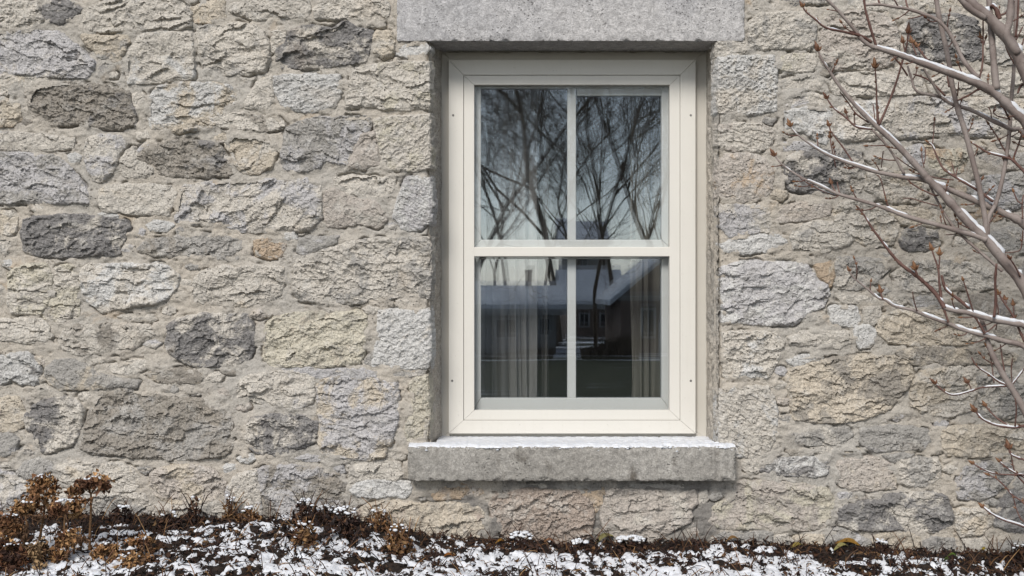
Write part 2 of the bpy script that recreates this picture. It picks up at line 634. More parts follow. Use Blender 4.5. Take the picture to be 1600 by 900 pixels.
# outline on the wall in photo pixels | tone/patch tone and amount | face style (r rough, p pecked, f flaky, s smooth, b bumpy)
STONES = """
-10,3 58,5 67,32 48,47 22,47 0,38|L/G3|r
69,10 85,4 112,3 128,13 113,27 97,35 79,34 67,23|L/D6|b
126,25 138,14 165,2 205,-8 285,-4 300,22 297,39 283,45 204,46 163,49 130,46|L/G3|f
300,15 318,6 348,0 352,30 338,36 306,34|T/O4|s
359,10 368,3 399,-6 478,-6 486,15 479,27 442,30 399,30 378,23 362,17|L/G3|f
491,15 503,5 519,-4 598,-4 608,10 606,24 598,31 539,28 493,28|L/G3|b
-8,51 26,49 90,50 122,74 150,100 145,112 133,121 84,121 30,115 -8,116|B/L4|r
128,55 163,58 199,56 202,66 194,79 184,97 156,90 150,79 135,69|T/G4|b
156,101 163,97 182,99 155,118|G/D4|s
204,77 217,58 250,51 298,51 302,77 303,123 276,125 240,128 202,130 198,102|L/W4|r
311,45 330,38 372,38 400,42 414,52 419,70 420,92 412,112 380,114 340,115 318,108 313,85|L/G4|r
424,50 447,46 444,58 436,72 426,82|L/G2|b
433,79 447,66 450,51 473,42 503,43 519,48 534,36 544,36 557,46 580,49 579,77 570,96 549,98 529,101 503,104 468,106 442,105 434,94|D/L4|r
583,60 590,50 612,52 616,66 611,86 600,89 587,84|T/L4|b
571,33 600,32 602,42 580,42|L/G3|s
619,74 640,70 664,69 670,77 660,87 640,90 621,84|W/B4|s
-6,119 30,119 54,117 59,128 48,142 34,139 30,129 10,146 -8,147|L/T4|s
12,146 27,130 33,139 20,149|G/L3|s
-8,153 20,159 31,166 31,187 20,195 -8,199|T/O3|b
43,158 48,148 58,138 80,132 110,130 170,134 200,145 205,165 212,180 210,195 190,201 165,200 140,196 135,190 105,195 75,193 55,183 46,168|K/D4|b
207,147 218,142 225,150 222,162 214,176 209,164|L/G3|s
235,152 245,138 290,131 330,130 356,135 366,148 365,162 352,170 346,185 330,200 280,206 240,203 233,185|W/T5|r
395,142 405,126 424,119 426,150 419,169 385,167 383,160|L/T3|s
429,121 463,117 503,119 529,120 531,145 523,166 503,170 483,174 460,171 442,164 430,143|W/G2|p
552,110 570,105 621,98 669,98 670,128 670,168 629,171 606,170 583,165 542,167 541,158 547,138|L/C4|r
330,188 350,179 380,177 410,185 437,186 443,197 430,203 400,204 370,200 340,195|L/K4|f
352,222 366,213 400,216 424,222 430,240 425,262 405,271 380,271 371,260 362,242|T/L4|r
214,246 232,230 262,222 300,220 340,226 350,240 360,258 363,271 340,275 300,277 268,275 245,269 238,258 220,253|K/D4|b
211,236 225,225 242,221 234,229 218,240|B/L3|s
137,218 150,213 190,213 197,225 185,242 182,258 172,272 162,284 148,281 138,265 134,245 134,232|L/B5|s
190,252 200,238 208,232 218,253 238,265 235,275 210,278 192,272|L/T3|s
-8,241 20,238 55,243 90,246 105,258 118,275 130,290 140,309 137,316 100,317 60,316 30,316 -8,316|B/G5|r
-8,207 40,209 80,213 115,218 113,229 90,233 40,235 -8,233|L/B4|f
445,215 450,200 470,190 500,186 540,185 575,184 579,191 576,201 563,215 553,235 545,255 530,255 510,250 495,261 480,267 460,267 445,263 440,250|B/G5|r
557,227 567,212 584,208 588,225 594,257 570,263 548,261|P/G3|s
585,190 600,184 670,181 671,225 671,261 650,266 620,267 603,263 597,245 590,215|L/C4|p
156,300 165,293 200,289 240,289 265,293 275,305 268,325 262,335 240,333 215,335 180,330 162,328 155,315|L/T3|s
280,305 290,292 340,284 400,282 460,281 480,280 500,290 503,318 502,340 485,357 455,358 410,362 380,360 340,348 300,350 276,345 278,325|L/B5|r
524,280 540,277 580,278 616,280 615,295 600,309 585,311 560,306 542,300 535,292 524,289|L/G2|f
507,302 523,296 545,309 585,316 600,335 604,345 590,354 560,349 530,354 512,351 506,330|P/L4|s
635,278 650,277 671,280 674,320 672,345 655,358 630,358 624,347 615,340 620,318 628,300|B/W5|p
-8,331 18,331 26,342 25,360 17,367 -8,364|T/L4|s
-8,371 20,373 22,385 10,394 -8,394|L/G3|s
34,365 38,346 55,340 90,337 130,338 160,340 195,346 202,355 197,368 185,385 187,396 165,401 150,398 100,401 60,399 40,391|D/G3|r
152,334 168,331 184,337 184,341 160,341|W/L3|s
228,351 240,345 268,347 274,352 262,362 235,361|W/B4|s
274,359 285,353 290,362 276,367|G/D4|s
215,392 230,376 260,373 285,369 320,366 345,371 376,376 376,388 371,405 350,404 310,401 280,402 240,399|G/K5|b
398,377 410,374 438,378 444,383 439,399 420,403 402,399|O/P4|b
466,393 469,376 485,371 510,373 527,370 525,378 509,384 494,391 475,398|G/B4|s
462,415 468,403 490,398 510,389 530,385 545,379 590,374 630,373 669,373 671,400 671,440 669,464 640,460 610,465 580,470 545,474 500,472 470,468 458,455 460,432|L/G5|b
-8,440 5,439 11,449 9,475 -8,479|L/W3|s
15,428 26,419 45,414 74,415 82,430 79,460 73,477 62,489 45,489 20,487 13,475 15,450|C/L5|r
88,419 105,415 117,419 122,430 124,455 122,480 123,493 104,501 86,506 68,494 78,482 86,460|C/L5|r
127,426 136,416 150,413 200,414 250,413 268,421 279,433 277,450 262,464 240,474 215,477 190,481 160,486 137,469 129,450|L/W5|r
299,455 304,436 316,425 340,417 380,416 430,416 442,421 442,445 439,459 420,467 385,477 350,475 320,474 301,471|L/T4|r
183,495 200,491 240,493 246,498 235,503 200,502|L/G2|s
-8,501 30,499 65,501 77,513 80,525 71,533 40,535 -8,529|L/G3|f
92,531 99,516 110,509 150,509 200,507 234,511 242,522 228,530 210,544 190,551 150,552 122,553 101,544|L/K5|f
260,530 262,510 280,500 310,493 350,491 383,492 395,508 398,525 395,545 388,560 370,568 340,572 300,570 272,558 262,545|D/B3|r
411,525 420,506 430,496 460,489 500,488 560,488 571,495 573,520 569,545 561,564 545,569 500,572 460,572 426,571 414,560 413,540|C/T4|r
593,487 610,486 669,486 671,520 671,560 668,572 640,574 605,572 584,571 585,555 591,530|W/L3|p
574,560 582,547 584,560 580,574 567,569|G/L3|s
420,577 470,575 520,579 560,576 590,583 588,590 560,592 530,590 510,596 495,590 470,583|B/G4|s
597,578 640,576 667,577 664,586 640,590 601,587|G/L4|s
73,576 86,566 110,563 135,571 150,586 180,591 216,597 214,604 180,603 150,607 125,605 95,607 81,599 72,590|G/T4|s
-8,561 20,553 46,553 51,563 60,573 63,585 54,601 35,599 20,590 -8,604|W/D5|b
53,557 66,556 70,568 61,572|P/T4|s
168,573 200,567 238,563 236,570 215,581 205,586 180,580|L/G3|f
233,585 246,581 280,577 308,581 316,590 311,597 280,597 255,596 239,592|K/T4|f
320,586 340,581 351,588 344,597 323,597|L/G2|f
370,612 373,601 386,586 420,581 460,581 489,583 490,600 492,615 487,629 470,637 440,635 410,629 386,621 370,619|L/B3|r
498,602 506,593 530,591 580,589 600,595 619,602 621,630 619,660 611,690 599,714 580,717 540,716 506,711 499,690 501,660 497,630|T/B6|r
641,601 649,591 667,589 669,620 668,660 663,687 646,689 637,687 636,670 643,640 646,615|C/L4|b
41,650 51,636 70,626 95,622 119,626 129,638 127,655 121,680 111,694 90,701 70,707 61,699 53,680 43,668|L/D6|b
-8,681 14,677 29,686 24,702 10,711 -8,711|G/B4|s
-8,623 29,621 38,640 36,664 20,673 -8,671|T/L4|s
141,640 151,626 161,613 190,609 220,613 250,619 280,623 310,626 340,636 361,656 364,675 361,700 349,711 320,713 290,717 255,716 215,713 190,711 140,707 127,699 134,670 138,655|G/K6|r
286,607 300,604 314,615 300,619|D/G3|s
386,670 393,656 401,651 440,648 480,649 497,656 493,680 489,690 470,701 450,707 415,711 396,704 383,690|D/K5|b
28,738 39,723 60,717 80,723 84,732 60,741 41,747|G/B5|s
91,730 110,723 150,723 190,726 209,736 219,752 211,764 190,769 160,764 120,759 96,749|L/T4|f
-8,736 15,741 40,751 47,765 44,790 20,797 -8,794|B/L5|r
91,766 130,769 170,771 200,773 224,771 234,790 229,816 180,820 120,820 96,800|L/G4|r
237,741 251,733 270,729 310,728 339,739 351,755 349,775 334,784 300,787 266,784 246,774 237,758|P/T5|r
241,791 270,789 310,791 344,782 356,795 353,820 300,824 240,820|L/T3|f
354,771 366,746 385,736 399,736 404,755 407,790 409,820 370,824 353,800|B/L5|s
403,736 420,729 450,729 500,733 529,741 539,755 536,780 529,800 510,824 450,828 415,822 411,780 406,755|B/K5|r
458,716 480,708 499,713 502,720 480,721|B/G3|s
518,726 534,726 539,738 530,741|B/G3|s
549,735 560,726 590,723 624,725 627,740 619,749 590,747 560,751 547,754|L/G3|f
549,762 556,756 580,751 610,753 639,756 642,768 634,777 610,774 580,777 559,774|W/D3|b
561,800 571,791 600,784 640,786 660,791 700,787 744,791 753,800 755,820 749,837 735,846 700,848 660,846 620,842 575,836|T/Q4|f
676,771 691,759 720,758 749,761 755,771 740,776 700,777 681,779|O/P4|s
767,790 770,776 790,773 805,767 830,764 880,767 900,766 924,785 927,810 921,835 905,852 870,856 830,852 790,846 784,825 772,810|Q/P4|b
802,758 850,756 898,758 898,763 860,765 807,762|G/L3|s
941,795 951,767 960,764 1010,767 1060,772 1084,767 1089,785 1079,795 1077,815 1054,825 1040,838 1010,852 960,852 946,832 939,810|P/L4|r
952,757 1010,756 1078,757 1068,761 1000,763|G/L3|s
902,769 943,767 938,790 931,799 924,780|O/T4|s
1094,772 1103,766 1106,780 1096,790 1090,786|L/G2|s
1121,67 1140,66 1165,67 1167,83 1150,87 1122,87|L/G3|b
1171,50 1173,36 1186,23 1230,19 1262,21 1274,40 1272,69 1262,77 1230,75 1195,77 1171,74|L/G4|p
1168,17 1181,8 1214,6 1220,13 1195,19 1175,22|L/T3|b
1217,-8 1300,-8 1300,4 1240,8 1219,5|D/G4|s
1123,91 1140,88 1180,88 1207,88 1212,110 1212,150 1210,171 1180,177 1140,177 1123,175 1123,140|W/L5|p
1221,91 1240,86 1273,87 1274,100 1269,109 1240,111 1221,109|L/C4|s
1222,126 1245,121 1275,119 1285,128 1279,139 1250,141 1227,141|L/G4|f
1284,60 1291,31 1311,19 1340,19 1380,23 1399,41 1404,60 1402,80 1394,99 1360,111 1340,106 1300,109 1286,100 1283,80|P/L4|r
1406,48 1422,31 1450,26 1490,23 1520,29 1531,41 1529,65 1534,89 1510,99 1480,97 1450,91 1420,84 1410,69|L/D6|b
1541,41 1570,27 1610,27 1610,99 1570,108 1546,94 1540,70|L/G5|r
1312,-8 1400,-8 1408,9 1380,15 1330,13|L/G3|s
1417,-8 1500,-8 1528,9 1500,16 1440,16|T/L4|s
1542,-8 1610,-8 1610,16 1562,18|G/L4|s
1228,164 1241,149 1270,146 1289,153 1289,163 1260,165 1236,169|L/B4|s
1229,176 1260,168 1290,171 1299,179 1299,205 1289,224 1272,216 1255,204 1231,199|W/L4|r
1220,225 1235,221 1270,223 1283,228 1260,235 1226,235|B/L4|s
1304,185 1313,170 1340,162 1380,160 1396,166 1392,190 1379,214 1350,217 1320,221 1305,210|L/W4|r
1312,119 1350,114 1400,120 1438,129 1438,144 1400,148 1350,148 1306,146 1298,131|L/G3|r
1400,161 1430,154 1470,152 1530,154 1578,162 1573,190 1559,211 1510,213 1480,207 1440,214 1402,214 1388,200|L/B5|r
1452,126 1500,114 1560,117 1610,112 1610,147 1560,150 1500,145 1456,145|L/T4|f
1586,161 1610,157 1610,214 1582,211|L/T4|s
1228,262 1231,246 1255,238 1290,236 1325,233 1344,241 1350,262 1349,288 1339,299 1315,302 1290,299 1250,299 1236,295 1229,280|L/D6|r
1125,251 1135,242 1170,240 1194,249 1208,270 1203,299 1180,313 1140,312 1125,304|P/O4|s
1125,197 1150,193 1190,197 1210,205 1204,229 1180,236 1140,236 1125,225|L/P4|b
1127,323 1145,321 1180,322 1199,327 1204,345 1199,361 1170,364 1140,368 1129,355|B/L5|s
1129,382 1141,374 1170,370 1210,367 1236,373 1233,380 1215,391 1190,391 1165,396 1131,391|W/G3|f
1211,340 1223,326 1250,318 1285,315 1298,323 1296,334 1275,341 1240,344 1216,347|P/L4|s
1236,371 1241,357 1270,348 1300,347 1319,361 1331,375 1324,384 1300,387 1285,395 1260,395 1241,389|L/G4|r
1305,330 1312,320 1340,314 1370,322 1399,336 1403,355 1394,379 1360,386 1336,374 1311,361 1306,345|L/T4|r
1409,375 1414,360 1440,357 1460,362 1468,380 1450,389 1420,391 1411,387|L/D6|b
1356,271 1375,264 1410,272 1439,286 1448,305 1430,316 1400,316 1371,309 1354,295|L/T4|b
1382,326 1420,324 1459,336 1477,350 1460,353 1411,349|T/L4|s
1446,230 1470,237 1500,234 1518,250 1504,267 1470,274 1446,262|C/O4|r
1409,234 1440,228 1443,250 1440,260 1415,261|B/L4|s
1531,246 1560,237 1610,242 1610,261 1560,263|P/G5|s
1512,291 1541,277 1590,272 1610,274 1610,317 1580,326 1541,319 1517,309|G/B5|r
1492,331 1530,327 1568,336 1559,344 1502,347|O/K4|s
1547,363 1570,357 1610,357 1610,394 1580,391 1552,387|G/L4|s
1129,418 1150,411 1200,411 1258,413 1269,426 1291,446 1294,460 1285,479 1260,489 1240,506 1200,506 1170,504 1131,502 1130,470|B/W5|r
1275,416 1299,412 1302,430 1297,446 1281,434|O/T4|s
1305,425 1308,404 1340,404 1380,407 1386,420 1369,439 1340,450 1312,450|L/G5|r
1307,465 1314,459 1345,462 1380,467 1388,474 1350,474 1316,473|L/G2|s
1299,481 1320,480 1337,482 1343,500 1338,510 1316,506 1300,504|W/L3|s
1232,528 1251,522 1290,517 1324,520 1328,534 1310,543 1270,538 1236,537|L/G3|f
1337,511 1355,507 1368,520 1363,538 1346,543 1337,530|W/L3|s
1352,482 1374,480 1378,499 1365,507 1352,504|L/W3|s
1131,521 1150,519 1190,519 1214,524 1222,535 1218,555 1209,575 1199,589 1170,587 1133,587 1131,555|L/W4|b
1228,563 1241,557 1278,554 1287,560 1260,571 1241,573|W/L3|s
1228,591 1241,577 1280,565 1330,557 1380,557 1418,562 1427,585 1413,614 1389,639 1350,653 1310,658 1270,658 1242,654 1237,630 1232,610|T/K5|r
1371,519 1373,497 1400,487 1450,487 1490,497 1528,511 1533,529 1510,538 1470,536 1430,538 1387,533|T/L4|r
1397,430 1421,412 1460,407 1510,412 1548,422 1558,445 1530,453 1480,449 1440,458 1407,449|L/G4|r
1422,466 1450,460 1478,471 1468,480 1432,479|G/B4|s
1502,462 1540,462 1578,472 1587,490 1560,503 1521,489|K/D4|s
1592,402 1610,402 1610,468 1594,459|G/L3|s
1402,551 1450,544 1500,547 1560,547 1588,556 1579,568 1530,566 1470,570 1427,568 1407,561|K/T5|f
1422,601 1446,577 1498,574 1518,586 1527,610 1517,638 1490,650 1450,648 1422,638|L/T5|r
1529,591 1560,582 1600,597 1610,640 1570,653 1533,648|G/L5|r
1552,516 1580,512 1610,517 1610,543 1572,538|K/T4|s
1127,611 1150,606 1199,604 1208,620 1213,650 1211,680 1199,704 1180,714 1150,712 1127,699 1126,650|L/W4|p
1236,680 1255,676 1290,669 1320,669 1333,678 1321,689 1300,695 1265,693 1246,691|G/L5|f
1267,700 1290,696 1303,701 1299,711 1271,707|L/T3|s
1159,722 1175,716 1187,722 1184,737 1166,734|L/K4|s
1190,734 1193,722 1220,719 1260,717 1290,719 1294,730 1289,741 1260,744 1230,741 1202,739|W/D6|b
1308,740 1311,723 1330,717 1370,717 1389,726 1398,745 1398,761 1370,765 1330,764 1313,757|P/T5|s
1309,701 1325,698 1343,701 1343,711 1316,713|T/L3|s
1344,690 1347,671 1370,667 1420,668 1449,674 1450,690 1443,700 1400,701 1361,704|G/B4|f
1405,735 1410,721 1430,717 1464,718 1468,728 1466,745 1449,757 1430,760 1411,754|L/G5|b
1377,712 1400,708 1428,710 1419,716 1396,723|G/L3|s
1311,800 1321,791 1350,786 1375,784 1382,776 1420,770 1460,770 1479,779 1486,800 1485,819 1460,831 1430,830 1400,825 1370,828 1330,826 1313,817|D/B4|r
1469,690 1472,674 1500,667 1550,664 1610,667 1610,704 1570,711 1520,712 1481,710|T/L4|r
1498,750 1502,736 1511,727 1550,724 1578,727 1582,745 1558,769 1530,780 1501,778 1495,765|G/B5|b
1562,790 1577,766 1592,742 1610,732 1610,830 1576,830 1554,819|G/D5|s
1492,800 1506,796 1530,794 1546,801 1548,825 1530,834 1501,836 1494,820|T/L4|b
1151,756 1161,754 1200,754 1240,757 1289,764 1301,780 1298,805 1288,824 1250,827 1200,825 1160,825 1121,824 1108,815 1114,795 1131,786 1146,775|P/C5|r
1112,832 1160,831 1206,833 1208,850 1160,858 1112,856|G/L4|f
1212,838 1230,836 1233,864 1208,864|L/T3|s
1242,841 1289,834 1284,866 1242,866|T/G3|s
1290,836 1312,828 1340,836 1358,846 1350,872 1292,868|G/B4|f
1360,850 1372,836 1420,834 1437,842 1430,870 1362,872|T/K3|s
1443,846 1460,840 1489,842 1498,872 1442,874|G/D3|b
1507,846 1540,842 1545,874 1506,876|L/T3|s
1556,862 1561,846 1610,848 1610,884 1560,884|G/D4|s
"""
OPEN = (671, 1122, 60, 698)          # the window opening on the wall plane, photo px
MX0, MX1, MY0, MY1 = -480, 2080, -300, 960


def parse_stones():
    out = []
    for ln in STONES.strip().splitlines():
        p, t, s = ln.split('|')
        out.append(([tuple(float(v) for v in q.split(',')) for q in p.split()], t, s, False))
    return out


def margin_stones():
    """rough courses that carry the wall on past the photograph's edges"""
    r = random.Random(21)
    out = []

    def course(x0, x1, y0, y1):
        y = y0
        while y < y1 - 18:
            h = min(r.uniform(46, 84), y1 - y)
            x = x0 + r.uniform(-10, 6)
            while x < x1 - 30:
                w = min(r.uniform(70, 165), x1 - x)
                if w < 26:
                    break
                a = 9
                p = [(x + 7 + r.uniform(0, a), y + 7 + r.uniform(-4, a)), (x + w * .5, y + 5 + r.uniform(-3, 5)),
                     (x + w - 7 - r.uniform(0, a), y + 7 + r.uniform(-4, a)), (x + w - 5, y + h * .5 + r.uniform(-8, 8)),
                     (x + w - 7 - r.uniform(0, a), y + h - 7 - r.uniform(-4, a)), (x + w * .5, y + h - 5 - r.uniform(-3, 5)),
                     (x + 7 + r.uniform(0, a), y + h - 7 - r.uniform(-4, a)), (x + 5, y + h * .5 + r.uniform(-8, 8))]
                t = r.choice(['L/G3', 'T/L4', 'B/L4', 'G/D4', 'L/T4', 'C/L4', 'W/L3', 'D/G4', 'K/G4', 'P/T4'])
                out.append((p, t, r.choice('rrfbps'), True))
                x += w
            y += h
    course(MX0, -14, MY0, 880)
    course(1616, MX1, MY0, 900)
    course(-14, 612, MY0, -12)
    course(1172, 1616, MY0, -12)
    course(612, 1172, MY0, -110)
    return out




def chip_stones(known):
    """small pinning stones pressed into the wide joints"""
    r = random.Random(77)
    out = []
    px, py = np.array([r.uniform(0, 1600) for _ in range(5200)]), np.array([r.uniform(0, 835) for _ in range(5200)])
    best = np.full(px.shape, -99.0)
    for pts, _, _, margin in known:
        if not margin:
            best = np.maximum(best, poly_sd(px, py, pts))
    for i in np.argsort(best):
        x, y, d = px[i], py[i], -best[i]
        if d < 6.2 or len(out) > 75:
            break
        if 600 < x < 1182 and y < 84 or 655 < x < 1138 and y < 712 or 622 < x < 1166 and 680 < y < 770:
            continue
        if y > 796 and x < 560:
            continue
        if any((x - a) ** 2 + ((y - b) * 1.3) ** 2 < (c + d) ** 2 * 1.25 for a, b, c in chips):
            continue
        rad = min(d * 0.8, 11)
        w = rad * r.uniform(1.0, 1.6)
        n = r.choice([4, 5, 5, 6])
        a0 = r.uniform(0, 6)
        out.append(([(x + w * r.uniform(.75, 1.1) * math.cos(a0 + 6.283 * k / n), y + rad * .8 * r.uniform(.75, 1.1) * math.sin(a0 + 6.283 * k / n)) for k in range(n)],
                    r.choice(['L/G3', 'G/D3', 'T/L4', 'W/L3', 'P/T4', 'B/L4', 'K/G4', 'L/T3']), r.choice('ssfb'), False))
        chips.append((x, y, rad))
    return out


chips = []
wall = empty('stone_wall', (0, 0.1, -0.95))
tag(wall, 'pale grey and tan limestone rubble wall with wide lime mortar joints', 'wall')
all_stones = parse_stones() + margin_stones()
all_stones += chip_stones(all_stones)
WALLOFF = Vector((0, 0.1, -0.95))


def stone_relief(X, Y, sd, style, r, sc=1.0):
    """height of the broken face in mm"""
    seed = r.randrange(1, 10 ** 6)
    ang = r.uniform(-0.45, 0.3)
    if style == 'p':
        ang = r.choice([-0.6, 0.5, -0.35])
    ca, sa = math.cos(ang), math.sin(ang)
    fs = r.uniform(0.85, 1.75) if style in 'rsf' else r.uniform(0.85, 1.25)      # grain of the break
    fine = r.uniform(0.45, 1.25)
    u, v = (X * ca + Y * sa) / fs, (-X * sa + Y * ca) / fs
    wu = u + 5.0 * fbm(u / 16, v / 16, 3, seed + 90)
    wv = v + 5.0 * fbm(u / 16, v / 16, 3, seed + 91)
    A = {'r': (6.5, 7.5, 6.0, 3.8, 1.9), 'p': (2.2, 1.5, 2.4, 4.4, 1.8), 'f': (3.5, 11.0, 5.0, 2.8, 1.4),
         's': (3.6, 3.6, 3.2, 2.2, 1.2), 'b': (5.0, 5.0, 7.0, 6.0, 2.6)}[style]
    h = np.zeros(X.shape)
    # broad hollows with crests between them
    c1, p1, _ = worley(wu / 52, wv / 32, seed)
    h += A[0] * (1.1 * c1 + 0.5 * p1)
    h += 0.8 * A[0] * fbm(u / 60, v / 40, 3, seed + 30)
    # flaked ledges: each leaf of stone comes forward downwards and breaks off with a sharp lower edge
    per = r.uniform(17, 30)
    s = (v + 13 * fbm(u / 34, v / 26, 4, seed + 31)) / per + 0.7 * perlin(u / 70, v / 70, seed + 33)
    mask = sstep(-0.15, 0.35, fbm(u / 40, v / 24, 3, seed + 32))
    h += A[1] * mask * ((s - np.floor(s)) ** 1.4 - 0.4)
    # chipped facets
    c2, p2, e2 = worley(wu / 23 + 3.3, wv / 13, seed + 10)
    h += A[2] * (0.9 * p2 + 0.5 * c2)
    c3, p3, _ = worley(wu / 10.5, wv / 6.5 + 7, seed + 20)
    h += A[3] * (0.55 * p3 + 0.55 * c3)
    if style == 'p':
        c4, p4, _ = worley(u / 10.5, v / 4.8, seed + 40)
        h += 2.6 * c4 + 1.6 * p4
    h *= fs ** 0.6
    c5, p5, _ = worley(wu * fs / 5.2, wv * fs / 3.9, seed + 60)
    h += fine * A[4] * 0.8 * (0.6 * c5 + p5)
    h += fine * A[4] * 0.9 * fbm(X / 4.0, Y / 3.2, 2, seed + 70)
    return h * sc * 1.28


def build_wall():
    st = 1.75
    gx = np.arange(MX0, MX1 + st, st)
    # variable pitch: fine in the photograph, coarser past its edges
    gx = np.concatenate([np.arange(MX0, -12, 5.0), np.arange(-12, 1612, st), np.arange(1612, MX1 + 5, 5.0)])
    gy = np.concatenate([np.arange(MY0, -12, 5.0), np.arange(-12, 892, st), np.arange(892, MY1 + 5, 5.0)])
    GX, GY = np.meshgrid(gx, gy)
    sdm = np.full(GX.shape, -60.0)
    hidden = np.zeros(GX.shape, dtype=bool)
    for k, (pts, tone, style, margin) in enumerate(all_stones):
        r = random.Random(1000 + k)
        xs = [p[0] for p in pts]
        ys = [p[1] for p in pts]
        s = 4.6 if margin else st
        size = min(max(xs) - min(xs), max(ys) - min(ys))
        chip = size < 20
        x = np.arange(min(xs) - 9, max(xs) + 9 + s, s)
        y = np.arange(min(ys) - 9, max(ys) + 9 + s, s)
        X, Y = np.meshgrid(x, y)

        def warped(X, Y):
            ox, oy = k * 13.7, k * 7.9
            wx = X + 2.4 * fbm((X + ox) / 20, (Y + oy) / 20, 4, 5) + 1.0 * perlin((X + ox) / 5, Y / 5, 8)
            wy = Y + 2.4 * fbm((X - oy) / 20, (Y + ox) / 20, 4, 6) + 1.0 * perlin(X / 5, (Y + oy) / 5, 9)
            return poly_sd(wx, wy, pts) + (1.0 if margin else (1.0 if chip else 3.1))
        sd = warped(X, Y)
        big = min(1.0, size / 60.0)
        h0 = r.uniform(2.0, 5.5) if size > 24 else r.uniform(-0.5, 2.0)
        Pm = r.uniform(4, 9) * (0.35 + 0.65 * big)
        rr = r.uniform(1.2, 3.0)
        ein = np.clip(sd, 0, None)
        ramp = 1 - np.exp(-ein / rr)
        rel = stone_relief(X, Y, sd, style, r, 0.35 + 0.65 * big)
        cx, cy = sum(xs) / len(xs), sum(ys) / len(ys)
        tilt = r.uniform(-0.05, 0.05) * (X - cx) + r.uniform(-0.09, 0.05) * (Y - cy)
        h = h0 + Pm * ramp + rel * (0.45 + 0.55 * ramp) + tilt * ramp
        h = np.where(sd < 0, h + sd * 7.0, h)
        keep = np.maximum.reduce([sd[:-1, :-1], sd[1:, :-1], sd[:-1, 1:], sd[1:, 1:]]) > -4.5
        used, q = grid_cells(keep, X.shape)
        if len(used) == 0:
            continue
        c = Vector(((cx - 800) * PX, 0.0, (450 - cy) * PX))
        co = np.stack([(X.ravel()[used] - 800) * PX - c.x, -h.ravel()[used] * 0.001, (450 - Y.ravel()[used]) * PX - c.z], axis=1)
        me = mesh_np('stone', co, q, smooth=False)
        o = link('stone', me, M['stone'], wall, c - WALLOFF)
        a, bt = tone.split('/')
        if a == 'D':          # dark stones are pale stone mottled with dark
            a, bt = 'L', 'D' + ('8' if bt == 'G3' else '6')
        if a == 'L' and bt == 'D8':
            bt = 'D7'
        jit = r.uniform(0.93, 1.06)
        o['tone'] = [float(vv * jit) for vv in rgb(TONE[a])]
        o['patch_tone'] = [float(vv * jit) for vv in rgb(TONE[bt[0]])]
        o['patch_amount'] = float(int(bt[1])) / 10.0 + 0.05
        # stone cover of the mortar sheet
        i0, i1 = np.searchsorted(gx, min(xs) - 24), np.searchsorted(gx, max(xs) + 24)
        j0, j1 = np.searchsorted(gy, min(ys) - 24), np.searchsorted(gy, max(ys) + 24)
        sub = warped(GX[j0:j1, i0:i1], GY[j0:j1, i0:i1])
        sdm[j0:j1, i0:i1] = np.maximum(sdm[j0:j1, i0:i1], sub)
    # mortar sheet
    hm = 0.3 + 4.6 * fbm(GX / 48, GY / 40, 4, 301) + 2.8 * fbm(GX / 13, GY / 9, 4, 302) + 0.9 * fbm(GX / 3.5, GY / 3.5, 2, 303)
    c1, p1, _ = worley(GX / 22 + 2 * fbm(GX / 20, GY / 20, 2, 308), GY / 14, 304)
    hm += 1.5 * p1 + 1.0 * c1
    c2, p2, _ = worley(GX / 8, GY / 5.5, 309)
    hm += 0.7 * p2 + 0.4 * c2
    smear = sstep(-0.1, 0.5, fbm(GX / 45, GY / 30, 3, 305))
    hm += smear * 6.5 * np.exp(np.minimum(sdm, 0) / 7.0)
    crack = sstep(0.02, 0.35, fbm(GX / 38, GY / 26, 3, 306) - 0.5 * smear)
    hm -= 20.0 * crack * np.exp(-((sdm + 1.2) / 2.0) ** 2)
    hair = 1 - np.abs(fbm(GX / 42, GY / 24, 4, 307))
    hm -= 6.0 * sstep(0.982, 0.997, hair) * sstep(-14, -3, -sdm + -6)
    # falls back into the opening, under the lintel and round the sill
    ox = np.maximum(OPEN[0] - GX, GX - OPEN[1])
    oy = np.maximum(OPEN[2] - GY, GY - OPEN[3])
    od = np.maximum(ox, oy) + 1.4 * fbm(GX / 14, GY / 14, 2, 311)
    hm = np.where(od < 5, hm - (5 - od) * 4.0, hm)
    keep = np.minimum.reduce([sdm[:-1, :-1], sdm[1:, :-1], sdm[:-1, 1:], sdm[1:, 1:]]) < 5
    odm = np.maximum.reduce([od[:-1, :-1], od[1:, :-1], od[:-1, 1:], od[1:, 1:]])
    keep &= odm > -2.5
    cxm = 0.5 * (GX[:-1, :-1] + GX[1:, 1:])
    cym = 0.5 * (GY[:-1, :-1] + GY[1:, 1:])
    keep &= ~((cxm > 626) & (cxm < 1157) & (cym > -90) & (cym < 58))
    keep &= ~((cxm > 645) & (cxm < 1142) & (cym > 700) & (cym < 746))
    used, q = grid_cells(keep, GX.shape)
    co = np.stack([(GX.ravel()[used] - 800) * PX, -hm.ravel()[used] * 0.001, (450 - GY.ravel()[used]) * PX], axis=1)
    co -= np.array(WALLOFF)
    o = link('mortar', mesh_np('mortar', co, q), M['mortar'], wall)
    # solid core behind the sheet, round the opening
    mb = MB()
    X0, X1 = (MX0 - 800) * PX, (MX1 - 800) * PX
    Z0, Z1 = -1.15, (450 - MY0) * PX
    xa, xb, za, zb = -0.31, 0.735, -0.60, 0.90
    mb.box(X0, xa, 0.045, 0.30, Z0, Z1)
    mb.box(xb, X1, 0.045, 0.30, Z0, Z1)
    mb.box(xa, xb, 0.045, 0.30, zb, Z1)
    mb.box(xa, xb, 0.045, 0.30, Z0, za)
    mb.build('wall_core', M['mortar'], wall, tuple(WALLOFF)).location = (0, 0, 0)


